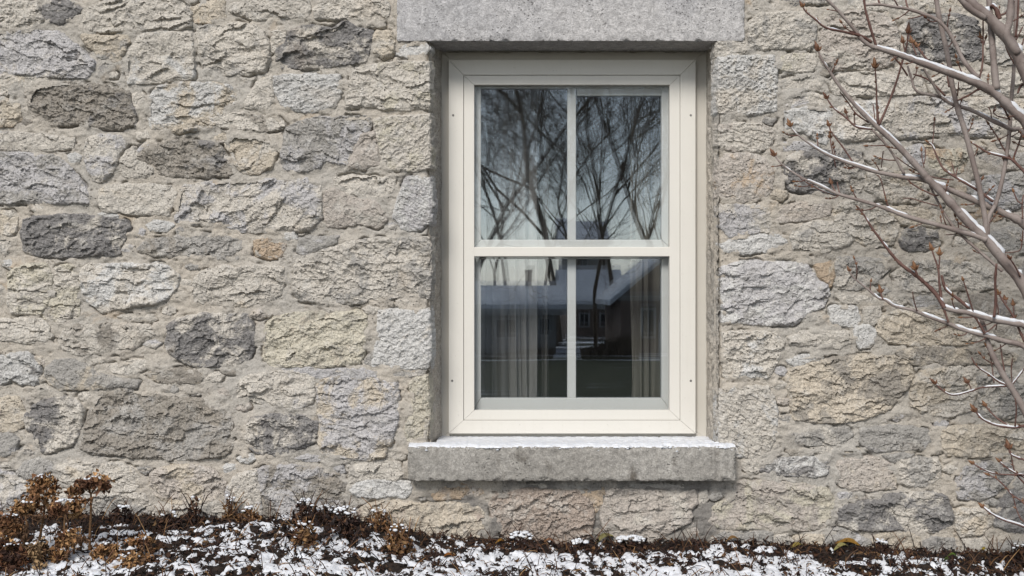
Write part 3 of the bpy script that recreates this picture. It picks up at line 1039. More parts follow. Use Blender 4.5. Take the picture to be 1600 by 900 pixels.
def rough_box(name, x0, x1, y0, y1, z0, z1, mat, parent, rad=0.008, amp=0.0015, step=0.006, seed=1, chip=0.006):
    """box with worn rounded edges and an uneven surface, one closed mesh"""
    verts, quads = [], []
    lo, hi = np.array([x0, y0, z0]), np.array([x1, y1, z1])
    for ax in range(3):
        u, v = (ax + 1) % 3, (ax + 2) % 3
        nu = max(2, int((hi[u] - lo[u]) / step) + 1)
        nv = max(2, int((hi[v] - lo[v]) / step) + 1)
        U, V = np.meshgrid(np.linspace(lo[u], hi[u], nu), np.linspace(lo[v], hi[v], nv))
        for sgn in (0, 1):
            p = np.zeros((nu * nv, 3))
            p[:, u], p[:, v] = U.ravel(), V.ravel()
            p[:, ax] = hi[ax] if sgn else lo[ax]
            idx = np.arange(nu * nv).reshape(nv, nu)
            q = np.stack([idx[:-1, :-1].ravel(), idx[:-1, 1:].ravel(), idx[1:, 1:].ravel(), idx[1:, :-1].ravel()], axis=1)
            if not sgn:
                q = q[:, ::-1]
            quads.append(q + sum(len(a) for a in verts))
            verts.append(p)
    p = np.concatenate(verts)
    q = np.concatenate(quads)
    a, b, c = p[:, 0] * 60, p[:, 1] * 60, p[:, 2] * 60
    wear = rad + chip * np.clip(fbm(a * 0.6 + b * 1.3, c * 0.8 - b, 4, seed + 5), 0, 1) * 1.6
    wear = np.minimum(wear[:, None], (hi - lo) * 0.45)
    inner = np.clip(p, lo + wear, hi - wear)
    d = p - inner
    L = np.maximum(np.linalg.norm(d, axis=1, keepdims=True), 1e-9)
    nrm = d / L
    p2 = inner + nrm * np.minimum(wear, L)
    n1 = fbm(a + b * 0.7, c - b * 0.7, 4, seed)
    n2 = fbm(a * 3.5 + b, c * 3.5 - b, 3, seed + 9)
    p2 += nrm * (amp * n1 + amp * 0.6 * n2)[:, None]
    cen = (lo + hi) / 2
    off = np.array(parent.location) if parent is not None else 0
    me = mesh_np(name, p2 - cen, q)
    o = link(name, me, mat, parent, tuple(cen - off))
    return o


build_wall()
k0 = PX
lz = (450 - 65) * k0
lint = rough_box('lintel', (620 - 800) * k0, (1163 - 800) * k0, -0.008, 0.22, lz, (450 + 110) * k0, M['lintel'], wall, 0.004, 0.0016, 0.0075, 3, 0.018)
lint['label'] = 'smooth dressed grey lintel block over the window'
ks = PX * (DIST - 0.06) / DIST
sillz1, sillz0 = (450 - 698.5) * ks, (450 - 752) * ks
sill = rough_box('window_sill', (637 - 800) * ks, (1150 - 800) * ks, -0.06, 0.22, sillz0, sillz1, M['sill'], wall, 0.006, 0.0034, 0.006, 4, 0.022)
sill['label'] = 'weathered grey stone window sill'


def reveal():
    """rough mortared sides of the opening"""
    for side in (0, 1):
        xf, xb = ((-0.2838, -0.2510) if side == 0 else (0.7085, 0.6945))
        sg = 1 if side == 0 else -1
        d = np.linspace(-0.004, 0.20, 34)
        z = np.linspace(-0.56, 0.86, 250)
        D, Z = np.meshgrid(d, z)
        t = np.clip(D / 0.17, 0, 1)
        prof = t ** 1.6 if side == 0 else t
        x = xf + (xb - xf) * prof
        rel = 6.0 * fbm(D * 26 + side * 9, Z * 17, 4, 401) + 3.0 * fbm(D * 80, Z * 60, 3, 402)
        c1, p1, _ = worley(D * 26, Z * 14 + 2 * fbm(D * 20, Z * 20, 2, 5), 403 + side)
        rel += 6 * p1 + 4 * c1
        line = 0.075 + 0.012 * fbm(Z * 5, Z * 0, 3, 404 + side)
        rel -= 12 * np.exp(-((D - line) / 0.004) ** 2) * sstep(-0.2, 0.2, fbm(Z * 7, Z * 0 + 3, 2, 409))
        rel *= 1 - 0.85 * sstep(0.12, 0.165, D)
        x = x + sg * rel * 0.001
        keep = np.ones((len(z) - 1, len(d) - 1), dtype=bool)
        used, q = grid_cells(keep, D.shape)
        if side == 0:
            q = q[:, ::-1]
        co = np.stack([x.ravel()[used], D.ravel()[used], Z.ravel()[used]], axis=1) - np.array(WALLOFF)
        link('reveal', mesh_np('reveal', co, q), M['reveal'], wall)
    # mortar bead under the lintel, above the frame
    mb = MB()
    xs = np.linspace(-0.262, 0.70, 120)
    pts = [(x, 0.170 + 0.002 * math.sin(x * 23), 0.8515 + 0.002 * math.sin(x * 41) + 0.0015 * math.sin(x * 97)) for x in xs]
    mb.tube(pts, [0.0065 + 0.0012 * math.sin(i * 1.7) for i in range(len(xs))], 8)
    mb.build('mortar_bead', M['mortar'], wall, tuple(WALLOFF), smooth=True).location = (0, 0, 0)


reveal()

# ------------------------------------------------------------------ the window
win = empty('sash_window', P(894, 684, 0.17))
tag(win, 'cream framed double hung window with four panes, set deep in the stone wall', 'window')
WO = Vector(win.location)


def ring(name, parent, outer, inner, yf, yb, mat, bevel=0.0015, gap=0.0, off=None):
    """four mitred members between two photo-pixel rectangles (x0, y0, x1, y1) at the front depth yf"""
    ox0, oy0, ox1, oy1 = outer
    ix0, iy0, ix1, iy1 = inner
    g = gap

    def w(px, py):
        p = P(px, py, yf)
        return (p[0], p[2])
    sides = [
        [w(ox0 + g, oy0), w(ix0 + g, iy0), w(ix1 - g, iy0), w(ox1 - g, oy0)],      # head
        [w(ox0 + g, oy1), w(ox1 - g, oy1), w(ix1 - g, iy1), w(ix0 + g, iy1)],      # bottom
        [w(ox0, oy0 + g), w(ox0, oy1 - g), w(ix0, iy1 - g), w(ix0, iy0 + g)],      # left
        [w(ox1, oy0 + g), w(ix1, iy0 + g), w(ix1, iy1 - g), w(ox1, oy1 - g)],      # right
    ]
    out = []
    po = Vector(off) if off is not None else Vector((0, 0, 0))
    for s in sides:
        o = beveled_prism(name, s, yf, yb, mat, parent, bevel)
        o.location = Vector(o.location) - po
        out.append(o)
    return out


YF, YC, YS, YG1, YSH, YG2 = 0.170, 0.147, 0.1505, 0.172, 0.184, 0.200
ring('frame_board', win, (688.5, 77, 1103.5, 684.5), (712, 104, 1076, 668), YF, 0.29, M['flange'], 0.002, 0.0, WO)
lip = ring('frame_lip', win, (687, 76, 1105, 685), (690, 80, 1102, 683), YF - 0.006, 0.2, M['flange'], 0.001, 0.0, WO)
cas = ring('casing_board', win, (701, 93.5, 1087, 677.5), (724.2, 117, 1063, 657), YC, YF + 0.015, M['paint'], 0.0016, 0.12, WO)
ring('storm_frame_rail', win, (724.9, 117.8, 1062.4, 656.3), (741, 132.5, 1046.2, 641.2), YS, 0.183, M['paint'], 0.0016, 0.08, WO)


def rect(name, parent, x0, y0, x1, y1, yf, yb, mat, bevel, off):
    a, b = P(x0, y1, yf), P(x1, y0, yf)
    o = beveled_prism(name, [(a[0], a[2]), (b[0], a[2]), (b[0], b[2]), (a[0], b[2])], yf, yb, mat, parent, bevel)
    o.location = Vector(o.location) - Vector(off)
    return o


rect('meeting_rail', win, 740.4, 386, 1046.8, 400.6, YS + 0.0005, 0.1845, M['paint'], 0.002, WO)
# screws in the casing's stiles
for sx, sy, bi in ((708, 180, 2), (706.5, 595, 2), (1079.5, 180, 3), (1079.5, 595, 3)):
    mb = MB()
    c = P(sx, sy, YC - 0.0012)
    n = 14
    rr = 0.0042
    V = [(c[0] + rr * math.cos(2 * math.pi * i / n), c[1] + 0.0012, c[2] + rr * math.sin(2 * math.pi * i / n)) for i in range(n)]
    V += [(c[0] + rr * 0.62 * math.cos(2 * math.pi * i / n), c[1] - 0.0012, c[2] + rr * 0.62 * math.sin(2 * math.pi * i / n)) for i in range(n)]
    V += [(c[0], c[1] - 0.0004, c[2])]
    Q = [(i, (i + 1) % n, n + (i + 1) % n, n + i) for i in range(n)]
    T = [(n + i, n + (i + 1) % n, 2 * n) for i in range(n)]
    mb.add(V, Q, T)
    par = cas[bi]
    o = mb.build('screw', M['screw'], par, c)
    o.location = Vector(c) - Vector(par.location) - WO


def pane(name, parent, x0, y0, x1, y1, y, off, mat, th=0.003):
    a, b = P(x0, y1, y), P(x1, y0, y)
    c = Vector(((a[0] + b[0]) / 2, y, (a[2] + b[2]) / 2))
    mb = MB()
    mb.box(a[0], b[0], y, y + th, a[2], b[2])
    o = mb.build(name, mat, parent, c)
    o.location = c - Vector(off)
    # no two panes hang quite alike
    o.rotation_euler = (math.radians(rnd.uniform(-.1, .1)), 0, math.radians(rnd.uniform(-.1, .1)))
    return o


pane('storm_pane', win, 738, 131, 1049, 388, YG1, WO, M['storm_glass'])
pane('storm_pane', win, 738, 398, 1049, 643, YG1 + 0.004, WO, M['storm_glass'])
# inner sashes with a middle muntin each
for (y0, y1, g0, g1, dy) in ((128, 392, 150, 374.5, 0.0), (396, 646, 404.5, 622, 0.010)):
    sash = empty('sash', P(893, y1, YSH + dy))
    sash.parent = win
    SO = Vector(sash.location)
    sash.location = SO - WO
    ring('sash_rail', sash, (735, y0, 1052, y1), (751.5, g0 if g0 > 200 else 138, 1033.5, g1), YSH + dy, YSH + 0.035 + dy, M['sash'], 0.003, 0.05, SO)
    rect('muntin', sash, 886.5, (g0 if g0 > 200 else 137), 900.2, g1 + 1, YSH + 0.003 + dy, YSH + 0.03 + dy, M['sash'], 0.004, SO)
    pane('glass_pane', sash, 749, (g0 if g0 > 200 else 136), 890, g1 + 2, YG2 + dy, SO, M['glass'])
    pane('glass_pane', sash, 896, (g0 if g0 > 200 else 136), 1036, g1 + 2, YG2 + dy, SO, M['glass'])
    if y0 < 200:      # the deep head rail and inner stile bead seen in the right pane
        rect('sash_bead', sash, 901, 132, 1036, 149.5, YSH + 0.006, YSH + 0.03, M['sash'], 0.003, SO)

# ------------------------------------------------------------------ the room behind it
mb = MB()
x0, x1, y0, y1, z0, z1 = -1.7, 2.0, 0.302, 3.6, -1.1, 1.35
q = lambda a, b, c, d: mb.add([a, b, c, d], [(0, 1, 2, 3)])
q((x0, y1, z0), (x1, y1, z0), (x1, y1, z1), (x0, y1, z1))
q((x0, y0, z0), (x0, y1, z0), (x0, y1, z1), (x0, y0, z1))
q((x1, y1, z0), (x1, y0, z0), (x1, y0, z1), (x1, y1, z1))
q((x0, y0, z0), (x1, y0, z0), (x1, y1, z0), (x0, y1, z0))
q((x0, y0, z1), (x0, y1, z1), (x1, y1, z1), (x1, y0, z1))
room = mb.build('interior_wall', mat_plain('dim_room_paint', (128, 125, 120), var=0.1, scale=2))
tag(room, kind='structure')


def curtain(px0, px1, label, seed, y, tone, dens):
    a, b = P(px0, 660, y), P(px1, 100, y)
    nx, nz = 110, 24
    U, Z = np.meshgrid(np.linspace(0, 1, nx), np.linspace(a[2], b[2], nz))
    X = a[0] + (b[0] - a[0]) * U
    ph = U * dens + 0.5 * fbm(U * 4, Z * 0.5, 2, seed)
    Yy = y + 0.018 * np.sin(ph * 2 * math.pi) + 0.006 * np.sin(ph * 5.1 * math.pi + 1) + 0.01 * fbm(U * 6, Z * 1.5, 2, seed + 1)
    X = X + 0.006 * np.sin(ph * 4 * math.pi)
    idx = np.ones((nz - 1, nx - 1), dtype=bool)
    used, qd = grid_cells(idx, U.shape)
    co = np.stack([X.ravel(), Yy.ravel(), Z.ravel()], axis=1)
    c = Vector(((a[0] + b[0]) / 2, y, a[2]))
    me = mesh_np('curtain', co - np.array(c), qd)
    m = mat_plain('curtain_cloth_%d' % seed, tone, var=0.06, scale=9)
    o = link('curtain', me, m, None, c)
    sol = o.modifiers.new('thickness', 'SOLIDIFY')
    sol.thickness = 0.0015
    tag(o, label, 'curtain')
    return o


curtain(738, 842, 'pale pleated curtain behind the left window panes', 11, 0.42, (164, 162, 160), 6)
curtain(986, 1058, 'beige pleated curtain behind the right edge of the window', 12, 0.42, (132, 128, 120), 4)
curtain(846, 856, 'narrow grey curtain fold beside the pale curtain behind the left panes', 13, 0.46, (110, 108, 106), 1)

# ------------------------------------------------------------------ snow on the sill
def sill_snow():
    xs = np.arange(638, 1149.8, 1.15)
    ys = np.concatenate([np.linspace(-0.067, -0.02, 30), np.linspace(-0.017, 0.172, 44)])
    X, Y = np.meshgrid((xs - 800) * ks, ys)
    edge = -0.0535 + 0.016 * fbm(X * 6, X * 0 + 2, 3, 501) + 0.008 * fbm(X * 30, X * 0 + 5, 3, 507) + 0.004 * fbm(X * 90, Y * 60, 2, 509)
    lump = 0.0030 * fbm(X * 26, Y * 26, 4, 502) + 0.0014 * fbm(X * 90, Y * 90, 3, 503)
    t = (0.0075 + lump) * np.sqrt(np.clip((Y - edge) / 0.022, 0, 1)) - 0.004 * (1 - sstep(-0.004, 0.001, Y - edge))
    # bare patches and scuffs
    bare = sstep(0.26, 0.5, fbm(X * 22, Y * 55, 3, 504))
    t -= 0.010 * bare * sstep(0.3, 0.9, (X + 0.2) / 1.0)
    # the ends stand outside the opening: only the nose carries snow
    out = (X < -0.262) | (X > 0.70)
    t = np.where(out & (Y > 0.01), -0.01, t)
    z = sillz1 + t
    zb = np.full_like(z, sillz1)
    keep = np.maximum.reduce([t[:-1, :-1], t[1:, :-1], t[:-1, 1:], t[1:, 1:]]) > -0.0015
    used, qd = grid_cells(keep, X.shape)
    c = np.array([0.22, -0.02, sillz1])
    co = np.stack([X.ravel()[used], Y.ravel()[used], z.ravel()[used]], axis=1) - c
    mb = MB()
    mb.v, mb.q = [tuple(p) for p in co], [list(f) for f in qd]
    mb.cq = [None] * len(mb.q)
    r = random.Random(3)
    for i in range(60):       # crumbs caught on the worn front arris
        x = r.uniform(-0.34, 0.75)
        blob_at = (x - c[0], -0.0595 + r.uniform(-.002, .006) - c[1], sillz1 - r.choice([0.001, 0.003, 0.006, 0.011, 0.02]) * r.random() - c[2])
        rr = r.uniform(0.0015, 0.0038)
        V, T = [], []
        for k in range(6):
            V.append((blob_at[0] + rr * 1.5 * math.cos(k * 1.047), blob_at[1] - rr * .3, blob_at[2] + rr * .8 * math.sin(k * 1.047)))
        V += [(blob_at[0], blob_at[1] - rr, blob_at[2]), (blob_at[0], blob_at[1] + rr, blob_at[2])]
        for k in range(6):
            T += [(6, k, (k + 1) % 6), (7, (k + 1) % 6, k)]
        mb.add(V, [], T)
    o = mb.build('snow', M['snow'], smooth=True)
    o.location = tuple(c)
    tag(o, 'thin ragged strip of snow lying along the window sill', 'snow', kind='stuff')


sill_snow()

# ------------------------------------------------------------------ ground
BASE_X = [-480, 0, 150, 300, 450, 560, 620, 700, 780, 900, 1000, 1100, 1230, 1400, 1600, 2080]
BASE_Y = [800, 806, 808, 808, 806, 812, 824, 836, 842, 848, 849, 846, 850, 858, 866, 870]


def ground_z(x, y):
    px = x / PX + 800
    zb = (450 - np.interp(px, BASE_X, BASE_Y)) * PX
    d = np.clip(-y, 0, None)
    far = np.interp(d, [0, 0.9, 2.0, 8.0, 20, 43, 120, 600], [0, 0, 0.10, 0.52, 1.0, 1.80, 2.2, 2.2])
    w = np.clip((d - 0.5) / 2.5, 0, 1)
    z = zb * (1 - w) + (-0.87) * w - far
    near = np.clip(1 - (d - 1.2) / 1.5, 0, 1)
    z = z - 0.035 * np.clip(d / 0.7, 0, 1.2) * near
    return z


def near_relief(x, y):
    r = 0.016 * fbm(x * 5, y * 7, 4, 601) + 0.010 * fbm(x * 21, y * 24, 4, 602) + 0.005 * fbm(x * 70, y * 75, 3, 603)
    d = np.clip(-y, 0, None)
    near = np.clip(1 - (d - 1.2) / 1.5, 0, 1)
    return r * near


def gz(x, y):
    x, y = np.asarray(x, dtype=float), np.asarray(y, dtype=float)
    return ground_z(x, y) + near_relief(x, y)


gxs = np.concatenate([-np.geomspace(400, 2.35, 34), np.arange(-2.3, 2.3, 0.0105), np.geomspace(2.35, 400, 34)])
gys = np.concatenate([-np.geomspace(600, 1.05, 46), np.arange(-1.02, 0.07, 0.0095)])
GX, GY = np.meshgrid(gxs, gys)
GZ = gz(GX, GY)
used, qd = grid_cells(np.ones((len(gys) - 1, len(gxs) - 1), dtype=bool), GX.shape)
me = mesh_np('ground', np.stack([GX.ravel(), GY.ravel(), GZ.ravel()], axis=1), qd)


def mat_ground():
    m, t, b = new_mat('soil_and_lawn')
    n = N(t)
    v = n.pos()
    sep = n.new('ShaderNodeSeparateXYZ')
    n.l(v, sep.inputs[0])
    soil = n.mix(n.ramp(n.noise(v, 26, 5, 0.65), 0.35, 0.68), (0.012, 0.010, 0.009), (0.036, 0.027, 0.022))
    soil = n.mix(n.ramp(n.noise(v, 90, 3, 0.6), 0.6, 0.75, 0, 0.6), soil, (0.07, 0.046, 0.030))
    grass = n.mix(n.ramp(n.noise(v, 1.4, 5, 0.65), 0.35, 0.68), (0.026, 0.030, 0.015), (0.055, 0.055, 0.030))
    c = n.mix(n.ramp(sep.outputs['Y'], -2.6, -1.9, 1.0, 0.0), soil, grass)
    mp = n.new('ShaderNodeMapping')
    n.l(v, mp.inputs['Vector'])
    mp.inputs['Scale'].default_value = (0.16, 0.55, 1)
    sn = n.noise(mp.outputs[0], 1.0, 6, 0.62, 0.3)
    far = n.ramp(sep.outputs['Y'], -37.0, -34.0, 0.20, 0.0)
    sm = n.math('MULTIPLY', n.ramp(n.math('ADD', sn, far), 0.63, 0.70), n.ramp(sep.outputs['Y'], -9.0, -7.0, 1.0, 0.0))
    c = n.mix(sm, c, (0.78, 0.80, 0.84))
    n.l(c, b.inputs['Base Color'])
    b.inputs['Roughness'].default_value = 0.95
    b.inputs['Specular IOR Level'].default_value = 0.1
    n.l(n.bump(n.noise(v, 120, 4, 0.65), 0.5, 0.006), b.inputs['Normal'])
    return m


gr = link('ground', me, mat_ground())
tag(gr, kind='structure')

# snow lying in patches on the bed
def snow_cover(X, Y):
    a = fbm(X * 6 + 2 * fbm(X * 6, Y * 6, 2, 610), Y * 6, 4, 611)
    b = fbm(X * 32, Y * 19, 5, 612)
    c = fbm(X * 110, Y * 70, 3, 613)
    front = sstep(0.02, 0.22, -Y)
    px = X / PX + 800
    side = np.interp(px, [-480, 0, 200, 300, 560, 800, 1180, 1300, 1420, 1600, 2080], [0.12, 0.0, 0.10, 0.08, 0.10, 0.18, 0.2, 0.02, 0.02, 0.05, 0.1])
    return 0.50 * a + 0.46 * b + 0.17 * c - 0.16 + 0.17 * front + side * front


def bed_snow():
    xs, ys = np.arange(-2.25, 2.25, 0.0055), np.arange(-1.0, 0.0, 0.0055)
    X, Y = np.meshgrid(xs, ys)
    s = snow_cover(X, Y)
    smooth = ground_z(X, Y) + 0.016 * fbm(X * 5, Y * 7, 4, 601) + 0.6 * 0.010 * fbm(X * 21, Y * 24, 4, 602)
    t = 0.014 * sstep(-0.04, 0.40, s) - 0.0042
    Z = np.maximum(smooth, gz(X, Y) - 0.004) + t + 0.0015 * fbm(X * 60, Y * 60, 3, 615)
    keep = np.maximum.reduce([s[:-1, :-1], s[1:, :-1], s[:-1, 1:], s[1:, 1:]]) > 0.03
    used, qd = grid_cells(keep, X.shape)
    co = np.stack([X.ravel()[used], Y.ravel()[used], Z.ravel()[used]], axis=1)
    o = link('snow', mesh_np('snow', co, qd), M['snow'])
    tag(o, 'broken patches of thin snow on the soil at the foot of the wall', 'snow', kind='stuff')


bed_snow()

# ------------------------------------------------------------------ dead leaves
LEAFC = [(66, 46, 40), (74, 54, 46), (92, 66, 52), (48, 40, 38), (106, 76, 58), (66, 52, 47), (122, 92, 68), (84, 65, 58), (52, 44, 42)]
RUST = [(134, 98, 68), (150, 112, 76), (116, 82, 58), (166, 128, 88), (100, 70, 52), (178, 142, 100), (124, 96, 74)]


def leafcol(r, pal, k=0.5):
    c = rgb(r.choice(pal), k)
    j = r.uniform(0.75, 1.25)
    return tuple(v * j for v in c)


def leaf(mb, r, c, size, pal, nrm=None, aspect=0.5, curl=0.5, colour=None):
    """a curled blade of six quads round a bent midrib"""
    n = Vector(nrm) if nrm is not None else Vector((r.gauss(0, 0.7), r.gauss(0, 0.7), 1))
    n.normalize()
    a = r.uniform(0, 6.283)
    t = n.orthogonal().normalized()
    u = (t * math.cos(a) + n.cross(t) * math.sin(a)).normalized()
    w = n.cross(u)
    cu, cv = r.uniform(-curl, curl * 1.6), r.uniform(-curl, curl)
    V = []
    for i, (s, wd) in enumerate(((-0.5, 0.12), (-0.2, 0.95), (0.15, 1.0), (0.5, 0.1))):
        bend = n * (size * cu * (s * s * 2 - 0.25))
        for e in (-1, 0, 1):
            p = Vector(c) + u * (s * size) + w * (e * wd * aspect * 0.5 * size * r.uniform(0.8, 1.15)) + bend + n * (abs(e) * wd * cv * size * 0.35)
            V.append(p)
    Q = []
    for i in range(3):
        for j in range(2):
            Q.append((i * 3 + j, i * 3 + j + 1, i * 3 + j + 4, i * 3 + j + 3))
    mb.add(V, Q, col=colour or leafcol(r, pal))


def litter():
    r = random.Random(5)
    mb = MB()
    xs, ys = [], []
    N_ = 21000
    px = np.array([r.uniform(-2.2, 2.2) for _ in range(N_)])
    py = np.array([-(r.random() ** 1.25) * 0.95 - 0.005 for _ in range(N_)])
    s = snow_cover(px, py)
    z = gz(px, py)
    for i in range(N_):
        on_snow = s[i] > 0.10
        if on_snow and r.random() < 0.60:
            continue
        size = (0.65 if on_snow else 1.0) * r.choice([0.007, 0.010, 0.013, 0.016, 0.024]) * r.uniform(0.7, 1.2)
        zz = z[i] + (r.uniform(0.008, 0.016) if on_snow else r.uniform(0.002, 0.012))
        pal = LEAFC if r.random() < 0.86 else RUST
        leaf(mb, r, (px[i], py[i], zz), size, pal, None, r.uniform(0.22, 0.62), 0.9, leafcol(r, pal, 0.36))
    for i in range(2600):
        x, y = r.uniform(-2.2, 2.2), -(r.random() ** 1.3) * 0.9 - 0.01
        z0 = float(gz(x, y)) + 0.006
        a = r.uniform(0, 6.28)
        L = r.uniform(0.012, 0.06)
        up = r.choice([0, 0.1, 0.4, 0.9, 1.4])
        p = [Vector((x + math.cos(a) * L * q_, y + math.sin(a) * L * q_ * 0.6, z0 + L * up * q_ + 0.006 * math.sin(q_ * 3) + r.uniform(0, .004))) for q_ in (0, 0.35, 0.7, 1)]
        mb.tube(p, [0.0016, 0.0014, 0.0012, 0.0007], 4, leafcol(r, LEAFC if r.random() < .8 else RUST), cap=False)
    o = mb.build('leaf_litter', M['leaf'], None, (0, -0.4, -0.85), colname='leaf_colour')
    tag(o, 'dark brown leaf litter and twigs scattered over the soil and snow', 'litter', kind='stuff')


litter()


def clump(px, py, y, w, h, n, pal, label, seed, spikes=6, snowtop=0.0, arch=0):
    """a heap of collapsed dead leaves and stems standing at the foot of the wall"""
    r = random.Random(seed)
    x = (px - 800) * PX * (DIST + y) / DIST
    zb = float(gz(x, y))
    e = empty('dead_plant', (x, y, zb))
    k = PX * (DIST + y) / DIST
    W, H = w * k / 2, h * k
    mb = MB()
    for i in range(int(n * 1.5)):
        a, q_ = r.uniform(0, 6.283), math.sqrt(r.random()) * r.choice([1, 1, 1.15])
        lx, ly = math.cos(a) * q_ * W, math.sin(a) * q_ * W * 0.6
        top = H * math.sqrt(max(0.0, 1 - min(1, q_ * 0.96) ** 2))
        lz = top * r.uniform(0.15, 1.0)
        nr = Vector((lx / W, ly / W, 0.4 + r.uniform(0, .7)))
        leaf(mb, r, (x + lx, y + ly, zb + lz), r.uniform(0.010, 0.026), pal, nr + Vector((r.gauss(0, .6), r.gauss(0, .6), 0)), r.uniform(0.2, 0.6), 1.1)
    o = mb.build('foliage', M['leaf'], e, (x, y, zb), colname='leaf_colour')
    o.location = (0, 0, 0)
    for i in range(spikes):
        mb = MB()
        a = r.uniform(0, 6.283)
        lx, ly = math.cos(a) * W * 0.6 * r.random(), math.sin(a) * W * 0.4 * r.random()
        L = H * r.uniform(0.8, 1.5)
        dx, dy = r.gauss(0, 0.35) * L, r.gauss(0, 0.25) * L
        pts = [Vector((lx + dx * t * t, ly + dy * t, L * (t if not arch else math.sin(t * 2.4) * 0.9) + 0.004 * math.sin(9 * t + i))) for t in (0, 0.25, 0.5, 0.75, 1)]
        mb.tube(pts, [0.0026, 0.0023, 0.002, 0.0016, 0.0009], 5, leafcol(r, pal))
        mb.build('stem', M['leaf'], e, colname='leaf_colour', smooth=True)
    if snowtop:
        mb = MB()
        for i in range(int(16 * snowtop)):
            lx, ly = r.uniform(-.6, .6) * W, r.uniform(-.6, .2) * W * 0.6
            q_ = min(1, math.hypot(lx / W, ly / (W * .6)))
            blob(mb, (x + lx, y + ly, zb + H * math.sqrt(1 - q_ * q_ * .9) + .004), r.uniform(0.003, 0.008), 0.6, r)
        o = mb.build('snow', M['snow'], e, (x, y, zb), smooth=True)
        o['kind'] = 'stuff'
        o.location = (0, 0, 0)
    tag(e, label, 'dead plant', 'collapsed dead plants along the wall')
    return e


def blob(mb, c, rad, flat, r, n=7, m=4):
    V, Q, T = [], [], []
    sx, sy = r.uniform(.8, 1.5), r.uniform(.7, 1.2)
    for j in range(1, m):
        th = math.pi * j / m
        for i in range(n):
            a = 2 * math.pi * i / n
            q_ = rad * (1 + r.uniform(-.18, .18))
            V.append((c[0] + q_ * sx * math.sin(th) * math.cos(a), c[1] + q_ * sy * math.sin(th) * math.sin(a), c[2] + q_ * flat * math.cos(th)))
    V.append((c[0], c[1], c[2] + rad * flat))
    V.append((c[0], c[1], c[2] - rad * flat))
    for j in range(m - 2):
        for i in range(n):
            Q.append((j * n + i, j * n + n + i, j * n + n + (i + 1) % n, j * n + (i + 1) % n))
    for i in range(n):
        T.append((len(V) - 2, i, (i + 1) % n))
        T.append((len(V) - 1, (m - 2) * n + (i + 1) % n, (m - 2) * n + i))
    mb.add(V, Q, T)


CL = [
    (478, 838, -0.10, 46, 40, 130, LEAFC, 'dark heap of dead leaves against the wall with a snowy pointed top', 31, 8, 1.0),
    (510, 820, -0.05, 50, 26, 90, LEAFC, 'low arching mat of brown dead stems behind the pointed leaf heap', 32, 8, 0.8),
    (540, 862, -0.26, 62, 48, 150, LEAFC, 'large dark dead clump with a hollow underneath, below the tan stone', 33, 10, 1.2),
    (476, 888, -0.36, 40, 42, 110, RUST, 'bright orange brown tuft of dead leaves in the snow', 34, 6, 0.4),
    (390, 828, -0.08, 40, 22, 80, RUST, 'flat tan bundle of dead leaves at the foot of the wall', 35, 7, 0.5),
    (622, 872, -0.30, 50, 46, 120, RUST, 'rusty dead plant with bare pale roots left of the sill', 36, 10, 0.8),
    (592, 842, -0.08, 36, 34, 70, RUST, 'small upright rusty dead plant against the wall left of the sill', 37, 8, 0.5),
    (815, 866, -0.14, 60, 28, 80, LEAFC, 'low dark dead plant capped with snow under the sill', 38, 4, 2.0),
    (190, 826, -0.08, 44, 26, 90, LEAFC, 'dark heap of dead leaves right of the two tall flower heads', 39, 6, 0.6),
    (265, 836, -0.16, 40, 30, 90, LEAFC, 'dark brown dead tuft with thin twigs standing against the wall', 40, 8, 0.4),
    (305, 830, -0.07, 26, 42, 60, LEAFC, 'slim upright dark dead stem cluster against the wall', 41, 8, 0.2),
    (360, 824, -0.05, 24, 40, 50, RUST, 'slim upright reddish dead stem cluster against the wall', 42, 8, 0.3),
    (985, 862, -0.10, 70, 24, 60, LEAFC, 'snow covered hump of dead leaves under the pale stone below the sill', 43, 3, 3.0),
    (905, 866, -0.12, 40, 20, 50, LEAFC, 'small snow capped dark hump beside the pinkish stone', 44, 3, 1.6),
    (1590, 884, -0.12, 46, 30, 90, LEAFC, 'dark tangle of dead stems in the right corner', 45, 10, 0.3),
    (1375, 880, -0.06, 30, 20, 50, LEAFC, 'little snow dusted dark tuft below the dark stone', 46, 5, 0.6),
]
for c in CL:
    clump(*c)

# single fallen leaves
FL = [(782, 852, -0.05, 20, (206, 150, 62), 'yellow orange fallen leaf under the sill'),
      (858, 857, -0.05, 22, (186, 132, 96), 'pinkish tan fallen leaf at the foot of the wall under the sill'),
      (1325, 858, -0.03, 44, (196, 148, 66), 'long narrow orange leaf against the foot of the wall'),
      (1315, 868, -0.07, 30, (196, 186, 120), 'pale yellow fallen leaf in front of the long orange leaf'),
      (1246, 868, -0.06, 26, (184, 164, 82), 'olive yellow fallen leaf left of the long orange leaf'),
      (1145, 856, -0.03, 26, (170, 130, 80), 'brown fallen leaf against the wall right of the sill'),
      (1488, 878, -0.13, 18, (110, 138, 52), 'small green leaf in the snow at the right'),
      (1480, 889, -0.17, 17, (96, 126, 48), 'green leaf beside the small green leaf in the snow'),
      (1538, 866, -0.03, 16, (206, 178, 70), 'small bright yellow leaf at the right foot of the wall'),
      (700, 882, -0.30, 24, (176, 110, 44), 'orange brown upright leaf in the snow below the sill'),
      (945, 855, -0.03, 36, (188, 178, 120), 'long straw coloured leaf under the pale stone')]
